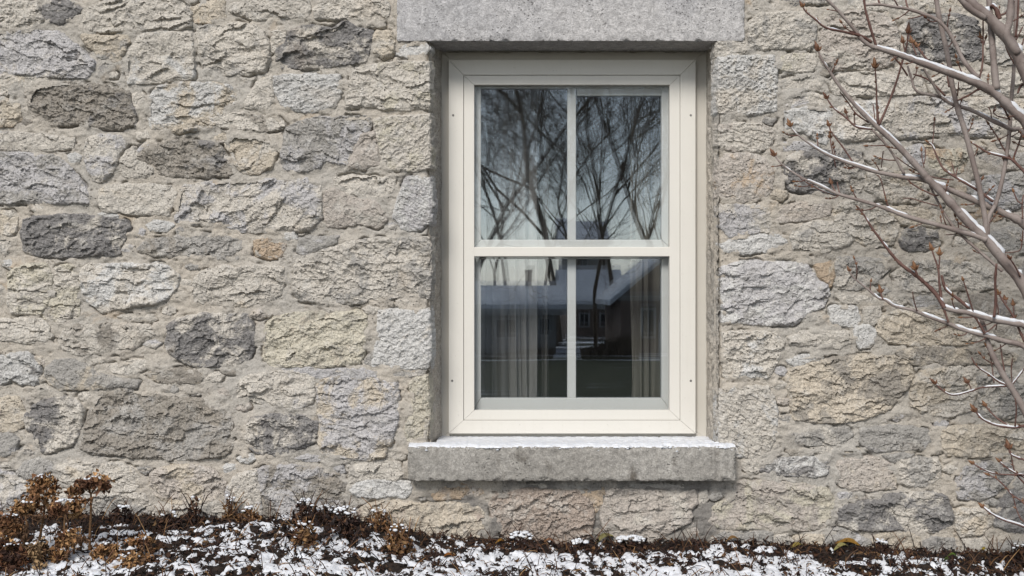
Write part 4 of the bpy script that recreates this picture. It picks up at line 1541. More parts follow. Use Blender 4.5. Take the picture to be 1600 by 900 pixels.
for (px, py, y, w, c, lab) in FL:
    r = random.Random(px)
    k = PX * (DIST + y) / DIST
    x = (px - 800) * k
    z = float(gz(x, y)) + 0.012
    mb = MB()
    s = w * k * 0.85
    V = []
    for i in range(7):
        t = i / 6 - 0.5
        wd = 0.22 * s * math.cos(t * 2.7) + 0.001
        for e_ in (-1, 0, 1):
            V.append((t * s, e_ * wd * 0.9, 0.008 * math.cos(t * 4) + abs(e_) * wd * 0.5 + 0.15 * t * s * r.uniform(.6, 1)))
    Q = [(i * 3 + j, i * 3 + j + 1, i * 3 + j + 4, i * 3 + j + 3) for i in range(6) for j in range(2)]
    mb.add(V, Q, col=rgb(c, 0.30))
    o = mb.build('fallen_leaf', M['leaf'], None, colname='leaf_colour', smooth=True)
    o.location = (x, y, z)
    o.rotation_euler = (0.22, r.uniform(-.2, .2), r.uniform(-.5, .5))
    tag(o, lab, 'leaf', 'single fallen leaves by the wall')

# ------------------------------------------------------------------ dried hydrangea heads on their stems
def hydrangea(path, hx, hy, w, h, y, label, seed, n=150, snow=2, pal=RUST, stemcol=(150, 116, 84)):
    r = random.Random(seed)
    k = PX * (DIST + y) / DIST
    bx = (path[-1][0] - 800) * k
    e = empty('dried_hydrangea', (bx, y, float(gz(bx, y))))
    EO = Vector(e.location)
    pts = [Vector(P(a, b, y + 0.012 * math.sin(i * 1.3 + seed))) for i, (a, b) in enumerate(path)]
    pts[-1].z = min(pts[-1].z, EO.z - 0.01)
    fine = []
    for i in range(len(pts) - 1):
        for t in np.linspace(0, 1, 5)[:-1]:
            fine.append(pts[i].lerp(pts[i + 1], float(t)))
    fine.append(pts[-1])
    m = len(fine)
    mb = MB()
    mb.tube(fine, [0.0030 + 0.0022 * i / m for i in range(m)], 7, rgb(stemcol, 0.5), jitter=0.12)
    o = mb.build('stem', M['leaf'], e, EO, smooth=True, colname='leaf_colour')
    o.location = (0, 0, 0)
    c = Vector(P(hx, hy, y))
    W, H = w * k / 2, h * k / 2
    mb = MB()
    # spokes from the stem top
    for i in range(14):
        a = r.uniform(0, 6.283)
        q_ = r.uniform(0.4, 0.9)
        tip = c + Vector((math.cos(a) * W * q_, math.sin(a) * W * q_ * 0.8, H * r.uniform(-.3, .6)))
        mid = fine[0].lerp(tip, 0.5) + Vector((0, 0, 0.004))
        mb.tube([fine[0], mid, tip], [0.0016, 0.0013, 0.0009], 4, rgb(stemcol, 0.65), cap=False)
    # florets hang together in ragged bunches round a hollow middle
    bunch = []
    for i in range(15):
        a, q_ = r.uniform(0, 6.283), math.sqrt(r.uniform(0.05, 1.15))
        up = math.sqrt(max(0, 1 - q_ * q_))
        bunch.append((c + Vector((math.cos(a) * q_ * W * .85, math.sin(a) * q_ * W * 0.75, H * (up * 0.8 - 0.95 * q_ ** 2 * r.random()))), a, q_, up, r.uniform(0.24, 0.42), leafcol(r, pal, 0.66)))
    for i in range(int(n * 2.1)):
        bc, a, q_, up, br, bcol = r.choice(bunch)
        p = bc + Vector((r.gauss(0, br * W * .62), r.gauss(0, br * W * .5), r.gauss(-.1, .55) * br * H))
        nr = Vector((math.cos(a) * q_, math.sin(a) * q_, up * 0.8)) + Vector((r.gauss(0, .6), r.gauss(0, .6), r.gauss(0, .5)))
        j_ = r.uniform(.6, 1.5)
        leaf(mb, r, p, r.uniform(0.009, 0.021), pal, nr, r.uniform(0.25, 0.7), 1.4, tuple(min(.5, v_ * j_) for v_ in bcol))
    o = mb.build('flower_head', M['leaf'], e, EO, colname='leaf_colour')
    o.location = (0, 0, 0)
    if snow:
        mb = MB()
        for i in range(snow * 3):
            a = r.uniform(0, 6.283)
            q_ = 0.55 * math.sqrt(r.random())
            blob(mb, c + Vector((math.cos(a) * q_ * W, math.sin(a) * q_ * W * .6, H * math.sqrt(1 - q_ * q_) * .97)), r.uniform(0.002, 0.006), 0.7, r)
        o = mb.build('snow', M['snow'], e, EO, smooth=True)
        o['kind'] = 'stuff'
        o.location = (0, 0, 0)
    tag(e, label, 'dried flower', 'dried hydrangea flowers at the left')
    return e


HY = [
    ([(70, 776), (69, 800), (64, 830), (59, 860), (52, 905)], 69, 766, 54, 50, -0.42, 'tallest dried rust brown hydrangea head at the far left', 71, 210, 4),
    ([(142, 772), (142, 800), (140, 840), (140, 880), (142, 910)], 143, 765, 58, 42, -0.42, 'dried hydrangea head on a straight bare stem, right of the tallest one', 72, 190, 4),
    ([(40, 806), (42, 820), (38, 850), (30, 905)], 40, 801, 46, 38, -0.47, 'dried brown hydrangea head low beside the tallest one', 73, 150, 2),
    ([(101, 800), (101, 830), (98, 860), (94, 910)], 102, 797, 52, 34, -0.48, 'drooping dried hydrangea head with a cap of snow between the two tall ones', 74, 170, 7),
    ([(14, 830), (14, 860), (10, 910)], 14, 838, 58, 74, -0.55, 'bushy rust coloured hydrangea head cut by the left edge of the photo', 75, 190, 3),
    ([(116, 848), (115, 870), (118, 915)], 116, 847, 54, 42, -0.52, 'brown hydrangea head low under the snow capped one', 76, 150, 1),
    ([(164, 862), (160, 880), (152, 915)], 165, 864, 42, 34, -0.52, 'small olive brown hydrangea head low beside the straight stem', 77, 110, 2),
    ([(222, 852), (220, 870), (214, 912)], 221, 854, 46, 30, -0.46, 'rust brown hydrangea head lying low, furthest right of the dried heads', 78, 120, 3),
    ([(208, 884), (204, 900), (200, 920)], 206, 884, 66, 40, -0.56, 'wide brown hydrangea head at the bottom edge of the photo', 79, 190, 3),
    ([(60, 868), (56, 890), (52, 925)], 54, 874, 56, 56, -0.58, 'tan withered hydrangea head in front at the bottom left', 80, 150, 2, [(150, 124, 92), (132, 104, 78), (166, 140, 108), (112, 84, 62)]),
    ([(22, 868), (22, 895), (20, 930)], 18, 878, 60, 60, -0.60, 'dark withered hydrangea head at the bottom left corner', 81, 150, 2, [(84, 58, 44), (104, 70, 50), (70, 50, 42)]),
    ([(92, 872), (96, 890), (100, 925)], 92, 874, 34, 36, -0.56, 'thin brown hydrangea head low between the bare stems', 82, 90, 1),
]
for hdat in HY:
    hydrangea(*hdat)

# the bare basal stems of the hydrangea between the heads
hb = empty('hydrangea_stems', P(140, 900, -0.5))
hb.location.z = float(gz(hb.location.x, hb.location.y))
rs = random.Random(9)
for i in range(15):
    px0 = rs.uniform(84, 176)
    y = rs.uniform(-0.56, -0.46)
    L = rs.uniform(24, 58)
    lean = rs.uniform(-26, 26)
    pts = [Vector(P(px0 + lean * t * t, 912 - L * t, y)) - Vector(hb.location) for t in (0, .3, .6, .85, 1)]
    mb = MB()
    mb.tube(pts, [0.0034, 0.003, 0.0026, 0.002, 0.0012], 6, leafcol(rs, [(132, 96, 74), (112, 80, 66), (150, 118, 92)]))
    mb.build('stem', M['leaf'], hb, smooth=True, colname='leaf_colour')
tag(hb, 'cluster of thin bare brown stems rising from the snow under the dried flowers', 'stems')

# ------------------------------------------------------------------ the bare shrub at the right
# photo-pixel path from tip to root | diameter at tip, at root (px) | depth at tip, at root (m) | snow 0..1 | bark b / twig t | tip bud size
SHRUB = """
1490,-12 1517,15 1540,28|7 11|-.52 -.50|.3|b|0
1500,-14 1520,8 1542,25 1575,62 1600,108 1630,180 1680,330 1710,560 1716,900|15 30|-.50 -.44|.35|b|0
1545,-12 1547,30 1550,62 1553,100 1557,140|8 11|-.47 -.46|0|b|0
1580,-12 1578,30 1573,56 1590,84|9 13|-.52 -.50|.1|b|0
1588,-12 1586,60 1584,110 1580,160 1577,207 1572,248 1565,285 1556,318 1545,340 1543,368|5 7|-.40 -.36|0|b|0
1592,-12 1590,30 1587,58|2.6 3.4|-.50 -.50|0|t|0
1365,73 1400,84 1422,92 1467,108 1500,120 1540,136 1565,155 1585,175 1612,208 1660,330 1700,560 1708,900|7 30|-.46 -.44|.9|b|0
1288,-4 1305,12 1335,46 1350,65 1366,75|4.6 6|-.47 -.46|0|b|0
1349,-12 1352,14 1359,40 1369,72|3 4.6|-.47 -.46|0|t|0
1254,10 1260,19 1275,31 1290,43 1320,50 1345,56 1362,66|2.2 5|-.49 -.46|0.2|t|9
1461,-12 1468,30 1477,70 1484,105 1487,130 1490,142 1495,165 1507,203 1517,240 1528,283 1533,307 1540,347 1540,372|7.5 8.5|-.38 -.36|0|b|0
1278,78 1284,93 1296,111 1312,135 1337,165 1367,195 1400,225 1440,268 1450,280 1472,302 1490,322 1517,352 1540,373 1560,397 1580,421 1602,452 1650,560 1690,740 1702,900|2.6 28|-.34 -.38|.45|b|13
1367,103 1369,130 1370,165 1371,194|2 3|-.37 -.35|0|t|12
1419,50 1417,70 1410,96 1400,130 1387,165 1373,196|2.4 4|-.39 -.35|0|t|13
1364,162 1366,178 1367,194|1.6 2|-.33 -.35|0|t|0
1291,152 1302,168 1323,185 1338,198 1363,202|2 3.6|-.31 -.34|.2|t|9
1312,143 1325,160 1338,178 1358,192|1.6 2.6|-.33 -.34|0|t|0
1322,176 1325,186|1.8 2|-.31 -.315|0|t|8
1335,180 1335,190 1338,198|1.5 2|-.31 -.32|0|t|6
1363,203 1382,223 1398,245 1413,272|3.4 4.4|-.34 -.33|.1|b|0
1235,196 1243,208 1273,230 1300,245 1333,257 1367,268 1413,277 1440,280 1472,292 1523,313 1543,322 1567,333 1602,353 1650,420 1685,560|2 17|-.30 -.37|.75|b|11
1295,196 1300,208 1317,230 1333,254|1.8 2.6|-.27 -.30|0|t|9
1297,214 1299,228 1303,247 1306,262|1.8 2|-.26 -.28|0|t|8
1320,256 1328,262 1336,259|1.6 2.2|-.29 -.30|0|t|0
1210,242 1220,255 1237,268 1257,280 1268,284 1307,302 1333,310 1367,320 1387,327 1413,337 1440,345 1470,353 1523,368 1541,375|2 9|-.24 -.365|.3|b|11
1299,286 1303,296 1308,303|1.8 2.4|-.25 -.27|0|t|9
1308,284 1310,295 1312,303|1.8 2.2|-.25 -.27|0|t|0
1250,278 1272,292 1303,305 1311,302|1.6 2.4|-.26 -.27|.4|t|0
1368,273 1375,278 1382,302 1387,324|1.6 2.4|-.27 -.29|0|t|0
1377,262 1379,244 1380,236|1.6 1.6|-.26 -.27|0|t|0
1341,325 1350,336 1363,357 1378,377 1393,397 1409,414 1427,427 1444,441 1462,459 1476,481|2.4 7|-.28 -.33|.45|t|6
1430,420 1434,432 1442,441|3.4 4|-.33 -.32|0|t|12
1474,480 1490,485 1515,489 1550,499 1583,505 1604,511 1640,545 1680,640|7.5 12|-.33 -.37|1|b|0
1456,390 1460,402 1466,420 1468,444 1472,478|2.2 4.5|-.31 -.33|0|t|11
1468,398 1468,406 1467,420|2.2 2.4|-.32 -.32|0|t|11
1471,430 1478,452 1498,468 1514,481|3.6 5.5|-.31 -.33|.6|t|0
1505,438 1512,459 1521,488|1.8 2.6|-.36 -.34|0|t|7
1474,480 1478,492 1482,504|4 3.4|-.33 -.33|0|t|0
1519,488 1528,502 1538,520|3.4 3.6|-.34 -.33|.2|t|0
1327,423 1334,434 1356,452 1373,466 1384,469 1398,478 1427,485 1455,496 1480,505 1508,516 1539,524 1569,533 1602,543 1650,590 1685,680|2 12|-.27 -.37|.5|b|8
1376,456 1378,464 1380,468|2 2.4|-.28 -.29|0|t|11
1426,456 1428,470 1433,486|1.6 2|-.33 -.31|0|t|0
1532,494 1537,512 1545,540 1556,565 1570,590 1587,617 1602,645 1630,700 1650,800 1655,900|7 15|-.30 -.34|.2|b|0
1518,558 1526,572 1545,585 1560,596 1575,603|1.8 3.4|-.30 -.31|.6|t|0
1460,598 1477,613 1493,617 1517,611 1537,605 1574,603|2.2 3.2|-.27 -.31|.7|t|9
1512,598 1516,604 1518,611|1.8 2|-.27 -.28|0|t|10
1547,556 1550,572 1553,598|1.6 2|-.29 -.31|0|t|6
1601,575 1590,590 1580,602|2 3|-.32 -.31|.8|t|0
1563,538 1566,560 1570,584|1.8 2.4|-.30 -.31|0|t|0
1582,560 1580,580 1582,600|1.6 2|-.33 -.31|0|t|0
1524,642 1533,653 1545,660 1560,665 1585,668 1604,667 1640,690|2.6 5|-.29 -.34|.9|t|12
1540,634 1546,642 1560,655 1578,667|2 3|-.27 -.31|.1|t|9
1586,622 1588,640 1586,666|1.8 2.4|-.33 -.32|0|t|0
1576,700 1580,710 1592,716 1606,723 1642,760|2.6 4.5|-.28 -.33|.7|t|13
1580,712 1583,728 1587,740 1602,757|1.8 2.6|-.27 -.29|0|t|0
1562,721 1572,730 1588,740 1606,750 1646,790|2.2 4|-.27 -.33|.8|t|8
1520,724 1535,733 1555,740 1580,742 1606,745 1646,785|1.8 3|-.26 -.33|.1|t|8
1545,742 1557,748 1572,762 1582,774 1592,780 1606,792 1646,830|2 3.6|-.27 -.33|.1|t|8
1583,775 1588,795 1596,812 1606,818|1.6 2.4|-.27 -.29|0|t|0
1536,792 1550,803 1570,813 1600,823 1646,850|2.6 4.5|-.25 -.33|1|t|9
1418,103 1424,122 1433,143 1467,151 1488,163 1517,172 1550,188 1580,202 1602,213 1660,330|3 10|-.33 -.42|.35|b|0
1427,116 1440,120 1455,128 1477,150|2.4 3.4|-.34 -.36|0|t|0
1443,107 1452,122 1470,152|3.6 4|-.38 -.36|0|b|0
1396,88 1408,103 1418,118|2 3|-.36 -.34|0|t|0
1433,72 1441,84 1452,97 1463,106|2.8 4|-.42 -.45|0|t|10
1425,66 1428,76 1432,86|2 2.2|-.42 -.43|0|t|11
1411,66 1413,76 1415,84|2 2.2|-.40 -.40|0|t|10
1350,8 1372,7 1400,11 1418,14 1440,21 1462,30 1477,43 1490,63 1507,97 1529,122|4 7|-.42 -.46|.15|b|0
1370,-10 1373,2 1376,8|3 3|-.41 -.42|0|t|0
1414,-10 1416,4 1419,14|2.6 3|-.41 -.43|0|t|0
1536,30 1536,62 1535,100 1530,124|2 3|-.45 -.46|0|t|0
1532,58 1534,68|2 2|-.45 -.45|0|t|8
1540,60 1537,70|1.6 1.8|-.45 -.45|0|t|7
1481,98 1480,118 1483,136|1.8 2.6|-.36 -.37|0|t|0
1498,128 1496,150|1.8 2|-.40 -.38|0|t|0
1496,157 1515,148 1528,140 1541,138|2.4 3.6|-.42 -.46|0|t|0
1525,135 1545,146 1565,158|3 4.6|-.43 -.45|.3|t|0
1460,188 1459,206 1457,226|1.4 1.8|-.30 -.31|0|t|6
1450,222 1457,228 1462,240 1473,262 1490,275 1512,288 1530,299 1552,315|2 5|-.31 -.36|.4|t|6
1487,254 1490,266 1492,276|1.6 1.8|-.31 -.33|0|t|0
1496,262 1494,272 1493,278|1.6 1.8|-.31 -.33|0|t|0
1518,223 1530,230 1543,238 1578,248 1590,258 1604,272|2.2 5|-.36 -.40|.6|t|7
1545,194 1551,203 1560,217 1568,232 1580,248|1.8 3|-.35 -.37|.3|t|7
1596,210 1592,224 1586,240 1583,249|2 3|-.38 -.38|0|t|0
1544,167 1548,174 1549,184|1.6 1.8|-.36 -.38|0|t|0
1556,166 1552,175 1560,182 1575,185|1.6 2|-.37 -.39|0|t|0
1561,152 1568,168 1574,180 1578,188|2.2 3|-.42 -.42|0|t|0
1418,280 1425,287 1440,296 1460,305 1468,304|2.2 2.6|-.33 -.34|0|t|0
1453,290 1467,318 1490,355 1527,390 1550,410 1566,424|3.4 5|-.31 -.36|.1|b|0
1400,245 1415,256 1435,268 1462,278 1490,281|1.6 2.2|-.33 -.33|0|t|0
1440,236 1441,248 1444,262|1.4 1.6|-.31 -.32|0|t|7
1446,230 1446,244 1444,256|1.4 1.6|-.31 -.32|0|t|0
1557,412 1555,440 1556,470 1553,496|3.4 4.6|-.39 -.36|0|t|0
1560,458 1571,476 1583,494 1592,514 1601,534|2.6 4|-.30 -.34|.1|t|9
1571,468 1573,474|2 2|-.30 -.31|0|t|9
1583,476 1584,488 1585,496|1.6 2|-.30 -.31|0|t|9
1584,300 1590,314 1597,318|2 2.4|-.36 -.37|0|t|7
1599,305 1597,320 1598,342|2 2.4|-.36 -.37|0|t|0
1566,398 1574,405 1584,418 1592,434|2 3|-.34 -.36|0|t|0
1578,404 1586,416 1594,432|2 2.6|-.40 -.38|0|t|8
1598,360 1597,378 1592,392 1568,395|2 1.4|-.38 -.36|0|t|0
1470,340 1471,348|1.6 2|-.33 -.34|0|t|5
1478,367 1490,366 1498,364|1.4 2|-.33 -.34|0|t|0
1410,310 1424,310 1440,315 1466,322|1.2 2|-.33 -.33|0|t|0
1536,522 1547,515 1556,507|2 2.4|-.33 -.35|0|t|0
1503,496 1510,496 1524,495|2 2|-.33 -.34|0|t|6
1557,470 1560,490 1556,515|1.6 2|-.31 -.32|0|t|0
1560,24 1572,20 1583,2|2.4 5|-.47 -.47|0|t|0
1562,30 1556,14 1548,8|8 6|-.48 -.48|.9|t|0
1598,42 1592,54 1588,62|1.8 2.4|-.42 -.42|0|t|0
1600,60 1596,74 1594,86|2 2.6|-.42 -.42|0|t|0
1571,72 1578,88 1586,100|2 3|-.41 -.40|0|t|0
1594,126 1600,116 1606,108|2 4|-.45 -.45|0|t|0
1590,146 1594,136 1600,130|3 4|-.45 -.45|0|t|0
"""
shrub = empty('bare_shrub', (P(1700, 880, -0.38)[0], -0.40, -0.93))
tag(shrub, 'leafless shrub with red brown buds and snow lying along its grey branches', 'shrub')
SHO = Vector(shrub.location)
bud_mesh = {}


def make_bud():
    """pointed bud of overlapping scales, unit length along +z"""
    mb = MB()
    n = 8
    prof = [(0.0, 0.12), (0.12, 0.18), (0.30, 0.215), (0.55, 0.175), (0.78, 0.09), (1.0, 0.015)]
    V, Q = [], []
    for j, (z, rr) in enumerate(prof):
        for i in range(n):
            a = 2 * math.pi * i / n
            k_ = 1 + (0.16 if (i + j) % 2 else -0.06)
            V.append((rr * k_ * math.cos(a), rr * k_ * math.sin(a), z + (0.04 if i % 2 else 0)))
    for j in range(len(prof) - 1):
        for i in range(n):
            Q.append((j * n + i, j * n + (i + 1) % n, j * n + n + (i + 1) % n, j * n + n + i))
    mb.add(V, Q)
    # two bract scales standing off at the base
    for s in (-1, 1):
        mb.add([(s * 0.12, -.1, 0.02), (s * 0.12, .1, 0.02), (s * 0.36, .06, 0.30), (s * 0.36, -.06, 0.30), (s * 0.33, 0, 0.52)], [(0, 1, 2, 3)], [(3, 2, 4)])
    me = mesh_np('bud', mb.v, mb.q, True, mb.t)
    me.materials.append(M['bud'])
    return me


BUD = make_bud()


def catmull(pts, per=5):
    out = []
    n = len(pts)
    for i in range(n - 1):
        p0, p1, p2, p3 = pts[max(i - 1, 0)], pts[i], pts[i + 1], pts[min(i + 2, n - 1)]
        for t in np.linspace(0, 1, per, endpoint=False):
            t = float(t)
            out.append(0.5 * ((2 * p1) + (p2 - p0) * t + (2 * p0 - 5 * p1 + 4 * p2 - p3) * t * t + (3 * p1 - p0 - 3 * p2 + p3) * t ** 3))
    out.append(pts[-1])
    return out


def put_bud(parent, at, direc, size, r):
    o = bpy.data.objects.new('bud', BUD)
    COL.objects.link(o)
    o.parent = parent
    o.location = at
    o.rotation_mode = 'QUATERNION'
    o.rotation_quaternion = Vector(direc).to_track_quat('Z', 'Y')
    o.scale = (size, size, size)


snow_mb = MB()
for li, ln in enumerate(SHRUB.strip().splitlines()):
    pth, dia, dep, snow, kind, bud = ln.split('|')
    r = random.Random(300 + li)
    pp = [tuple(float(v) for v in q_.split(',')) for q_ in pth.split()]
    d0, d1 = [float(v) for v in dia.split()]
    y0, y1 = [float(v) for v in dep.split()]
    L = [0.0]
    for a, b in zip(pp[:-1], pp[1:]):
        L.append(L[-1] + math.hypot(b[0] - a[0], b[1] - a[1]))
    tot = max(L[-1], 1e-6)
    # past the photo's edge the limbs thicken no more than shown; most girth is reached at the root
    w3 = [Vector(P(a, b, y0 + (y1 - y0) * (l / tot))) for (a, b), l in zip(pp, L)]
    fine = catmull(w3, 5)
    m = len(fine)
    SL = [0.0]
    for a, b in zip(fine[:-1], fine[1:]):
        SL.append(SL[-1] + (b - a).length)
    rad = []
    for i in range(m):
        t = (SL[i] / SL[-1]) ** 0.85
        yy = fine[i].y
        k = PX * (DIST + yy) / DIST
        node = 1.0 + (0.22 if (i % 7 == 3 and kind == 't') else 0.0) + (0.12 if (i % 9 == 4 and kind == 'b') else 0) + r.uniform(-.09, .09)
        rad.append(max(0.0009, 0.5 * k * (d0 + (d1 - d0) * t) * node))
    org = fine[-1].copy()
    mb = MB()
    mb.tube(fine, rad, 9 if kind == 'b' else 7)
    o = mb.build('branch', M['bark' if kind == 'b' else 'twig'], shrub, org, smooth=True)
    o.location = org - SHO
    bs = float(bud)
    k = PX * (DIST + y0) / DIST
    if bs:
        d = (fine[0] - fine[2]).normalized()
        put_bud(o, fine[0] - org - d * 0.002, d, bs * k * 1.25, r)
        for s in (-1, 1):
            if bs >= 8:
                sd_ = (d * 0.75 + Vector((s * 0.75 * abs(d.z) + 0.1, r.uniform(-.3, .3), s * -0.4 * d.x))).normalized()
                put_bud(o, fine[1] - org, sd_, bs * k * r.uniform(0.6, 0.9), r)
    # side buds in pairs along twigs
    if kind == 't' and m > 12:
        for i in range(5, m - 6, 6):
            if r.random() < 0.6:
                d = (fine[i - 1] - fine[i + 1]).normalized()
                s = r.choice((-1, 1))
                sd_ = (d * 0.8 + Vector((s * 0.7 * abs(d.z) + .05, r.uniform(-.5, .3), s * -0.5 * d.x))).normalized()
                put_bud(o, fine[i] - org + sd_ * rad[i] * 0.7, sd_, r.uniform(4.0, 6.5) * k, r)
    # short spurs ending in a bud
    if kind == 'b' and m > 15:
        for i in range(6, m - 4, 5):
            if pp[0][0] > 1640 or fine[i].x > 1.75 or r.random() < 0.35:
                continue
            d = (fine[i - 1] - fine[i + 1]).normalized()
            s = r.choice((-1, 1))
            sd_ = (d * r.uniform(.5, 1.0) + Vector((s * 0.8 * abs(d.z), r.uniform(-.5, .4), s * -0.8 * d.x))).normalized()
            Ls = r.uniform(0.012, 0.07)
            p0 = fine[i]
            cv = Vector((r.gauss(0, .1), r.gauss(0, .1), r.uniform(0, .35)))
            sp = [p0, p0 + sd_ * Ls * .4, p0 + (sd_ + cv * .5).normalized() * Ls * .75, p0 + (sd_ + cv).normalized() * Ls]
            mb2 = MB()
            mb2.tube(sp, [0.0022, 0.0019, 0.0016, 0.0013], 6)
            so_ = mb2.build('twig', M['twig'], o, org, smooth=True)
            so_.location = (0, 0, 0)
            put_bud(o, sp[-1] - org, (sp[-1] - sp[-2]).normalized(), r.uniform(5, 9) * k, r)
            if Ls > 0.035:
                for s2 in (-1, 1):
                    put_bud(o, sp[2] - org, ((sp[-1] - sp[-2]).normalized() + Vector((s2 * .6, 0, .1))).normalized(), r.uniform(4, 6) * k, r)
    # snow caught on the upper side
    sn = float(snow)
    if sn:
        run = []
        for i in range(m):
            d = (fine[min(i + 1, m - 1)] - fine[max(i - 1, 0)]).normalized()
            flat = math.sqrt(max(0.0, 1 - d.z * d.z))
            nz = float(fbm(np.array([i * 0.23 + li * 3.1]), np.array([li * 1.7]), 3, 900)[0])
            on = (nz + 0.15 + sn * 0.55) * flat > 0.29
            if on:
                up = Vector((0, 0, 1)) - d * d.z
                up.normalize()
                run.append((fine[i] + up * rad[i] * 0.72 + Vector((0, -0.0006, 0)), max(0.0011, rad[i] * (0.50 + 0.25 * sn + 0.4 * nz))))
            if (not on or i == m - 1) and run:
                if len(run) >= 2:
                    pts = [q_[0] for q_ in run]
                    rr = [q_[1] for q_ in run]
                    rr[0] *= 0.35
                    rr[-1] *= 0.35
                    snow_mb.tube(pts, rr, 7, jitter=0.1)
                run = []
so = snow_mb.build('snow', M['snow'], None, SHO, smooth=True)
tag(so, 'thin lines of snow lying on the branches of the bare shrub', 'snow', kind='stuff')

# ------------------------------------------------------------------ what the panes mirror: trees, houses
YM = 0.176


def refl(px, py, dist):
    """point that the panes mirror at photo pixel (px, py), dist metres of sight line away"""
    f = DIST / PX
    y = YM - (dist - (YM + DIST))
    return Vector(((px - 800) / f * dist, y, (450 - py) / f * dist))


tree_bark = mat_plain('tree_bark', (124, 110, 94), k=0.7, var=0.35, scale=3)


def tree(px, dist, dia_px, height, lean, label, seed, spread=0.55, depth=5, first=0.35):
    r = random.Random(seed)
    b = refl(px, 450, dist)
    b.z = float(gz(b.x, b.y))
    e = empty('bare_tree', b)
    r0 = dia_px * dist / (DIST / PX) / 2
    tr, cr = MB(), MB()

    def grow(mb, p, d, L, rad, lev):
        n = 5 if lev < 2 else (4 if lev < 4 else 2)
        pts, rr = [p.copy()], [rad]
        cur, dd = p.copy(), d.copy()
        for i in range(n):
            dd = (dd + Vector((r.gauss(0, .15), r.gauss(0, .15), r.gauss(0, .10) + (0.05 if lev else 0.02)))).normalized()
            cur = cur + dd * (L / n)
            pts.append(cur.copy())
            rr.append(rad * (1 - 0.45 * (i + 1) / n) if lev < depth else rad * (1 - .7 * (i + 1) / n))
        mb.tube(pts, rr, 7 if lev == 0 else (5 if lev < 2 else 3), cap=False)
        if lev >= depth:
            return
        kids = [5, 4, 4, 3, 2, 2][lev]
        for k_ in range(kids):
            t = (first + (1 - first) * (k_ + r.random()) / kids) if lev == 0 else 0.2 + 0.8 * (k_ + r.random()) / kids
            i = min(n - 1, int(t * n))
            q_ = pts[i].lerp(pts[i + 1], t * n - i) if i < n else pts[n]
            axis = (pts[min(i + 1, n)] - pts[i]).normalized()
            a = r.uniform(0, 6.283)
            o1 = axis.orthogonal().normalized()
            side = (o1 * math.cos(a) + axis.cross(o1) * math.sin(a))
            ang = r.uniform(spread * .7, spread * 1.35)
            nd = (axis * math.cos(ang) + side * math.sin(ang)).normalized()
            grow(cr, q_, nd, L * r.uniform(.5, .72), max(0.011, rr[i] * r.uniform(.42, .62)), lev + 1)
        grow(cr if lev else tr, pts[-1], dd, L * 0.62, rr[-1], lev + 1)
    grow(tr, Vector((0, 0, -0.2)), Vector((lean, 0, 1)).normalized(), height * 0.5, r0, 0)
    tr.build('trunk', tree_bark, e, smooth=True)
    cr.build('crown', tree_bark, e)
    tag(e, label, 'tree', 'bare trees mirrored in the panes')
    return e


tree(874, 58, 12, 30, 0.02, 'thick bare tree mirrored beside the muntin in the upper left pane', 901, 0.62, 6)
tree(700, 54, 9, 24, 0.12, 'bare tree whose boughs reach in from the left in the upper left pane', 903, 0.75, 6, 0.25)
tree(926, 56, 7, 30, 0.08, 'bare tree leaning right, mirrored in the upper right pane next to the muntin', 904, 0.5, 6)
tree(962, 62, 8, 30, -0.03, 'upright slim bare tree mirrored in the middle of the upper right pane', 905, 0.5, 6)
tree(988, 57, 6, 27, 0.12, 'slim bare tree mirrored near the right edge of the upper right pane', 907, 0.55, 5)
far_tree = tree(800, 92, 6, 28, 0.0, 'distant bare tree mirrored in the middle of the upper left pane', 908, 0.7, 5)
tree(745, 86, 7, 24, -0.05, 'distant bare tree mirrored at the left edge of the upper left pane', 909, 0.7, 5)
tree(1060, 70, 12, 27, -0.1, 'distant bare tree mirrored past the right edge of the upper right pane', 910, 0.6, 4)

for i, (px, dist, s) in enumerate(((768, 84, .8), (838, 88, .85), (912, 86, .85), (948, 80, .8), (1016, 82, .85))):
    b = refl(px, 450, dist)
    c = far_tree.copy()
    COL.objects.link(c)
    c.location = (b.x, b.y, float(gz(b.x, b.y)))
    c.rotation_euler = (0, 0, 1.1 + i * 1.9)
    c.scale = (s, s, s)
    for ch in list(far_tree.children):
        d = ch.copy()
        COL.objects.link(d)
        d.parent = c
    tag(c, ('leftmost', 'second from the left', 'middle one', 'second from the right', 'rightmost')[i] + ' of the five thin bare trees mirrored behind the larger ones', 'tree', 'thicket of thin trees mirrored in the panes')

wall_m = mat_plain('house_siding', (150, 147, 142), var=0.1, scale=1.0)
wall_m2 = mat_plain('house_brick', (128, 112, 102), var=0.15, scale=4.0)
trim_m = mat_plain('house_trim', (166, 166, 164), var=0.05)
pane_m = mat_plain('house_window_pane', (42, 46, 52), var=0.1, rough=0.15, spec=0.6)
roofsnow = mat_plain('snowy_roof', (226, 230, 238), k=0.85, var=0.12, scale=0.8)
shingle = mat_plain('grey_shingles', (88, 88, 92), var=0.15, scale=2)


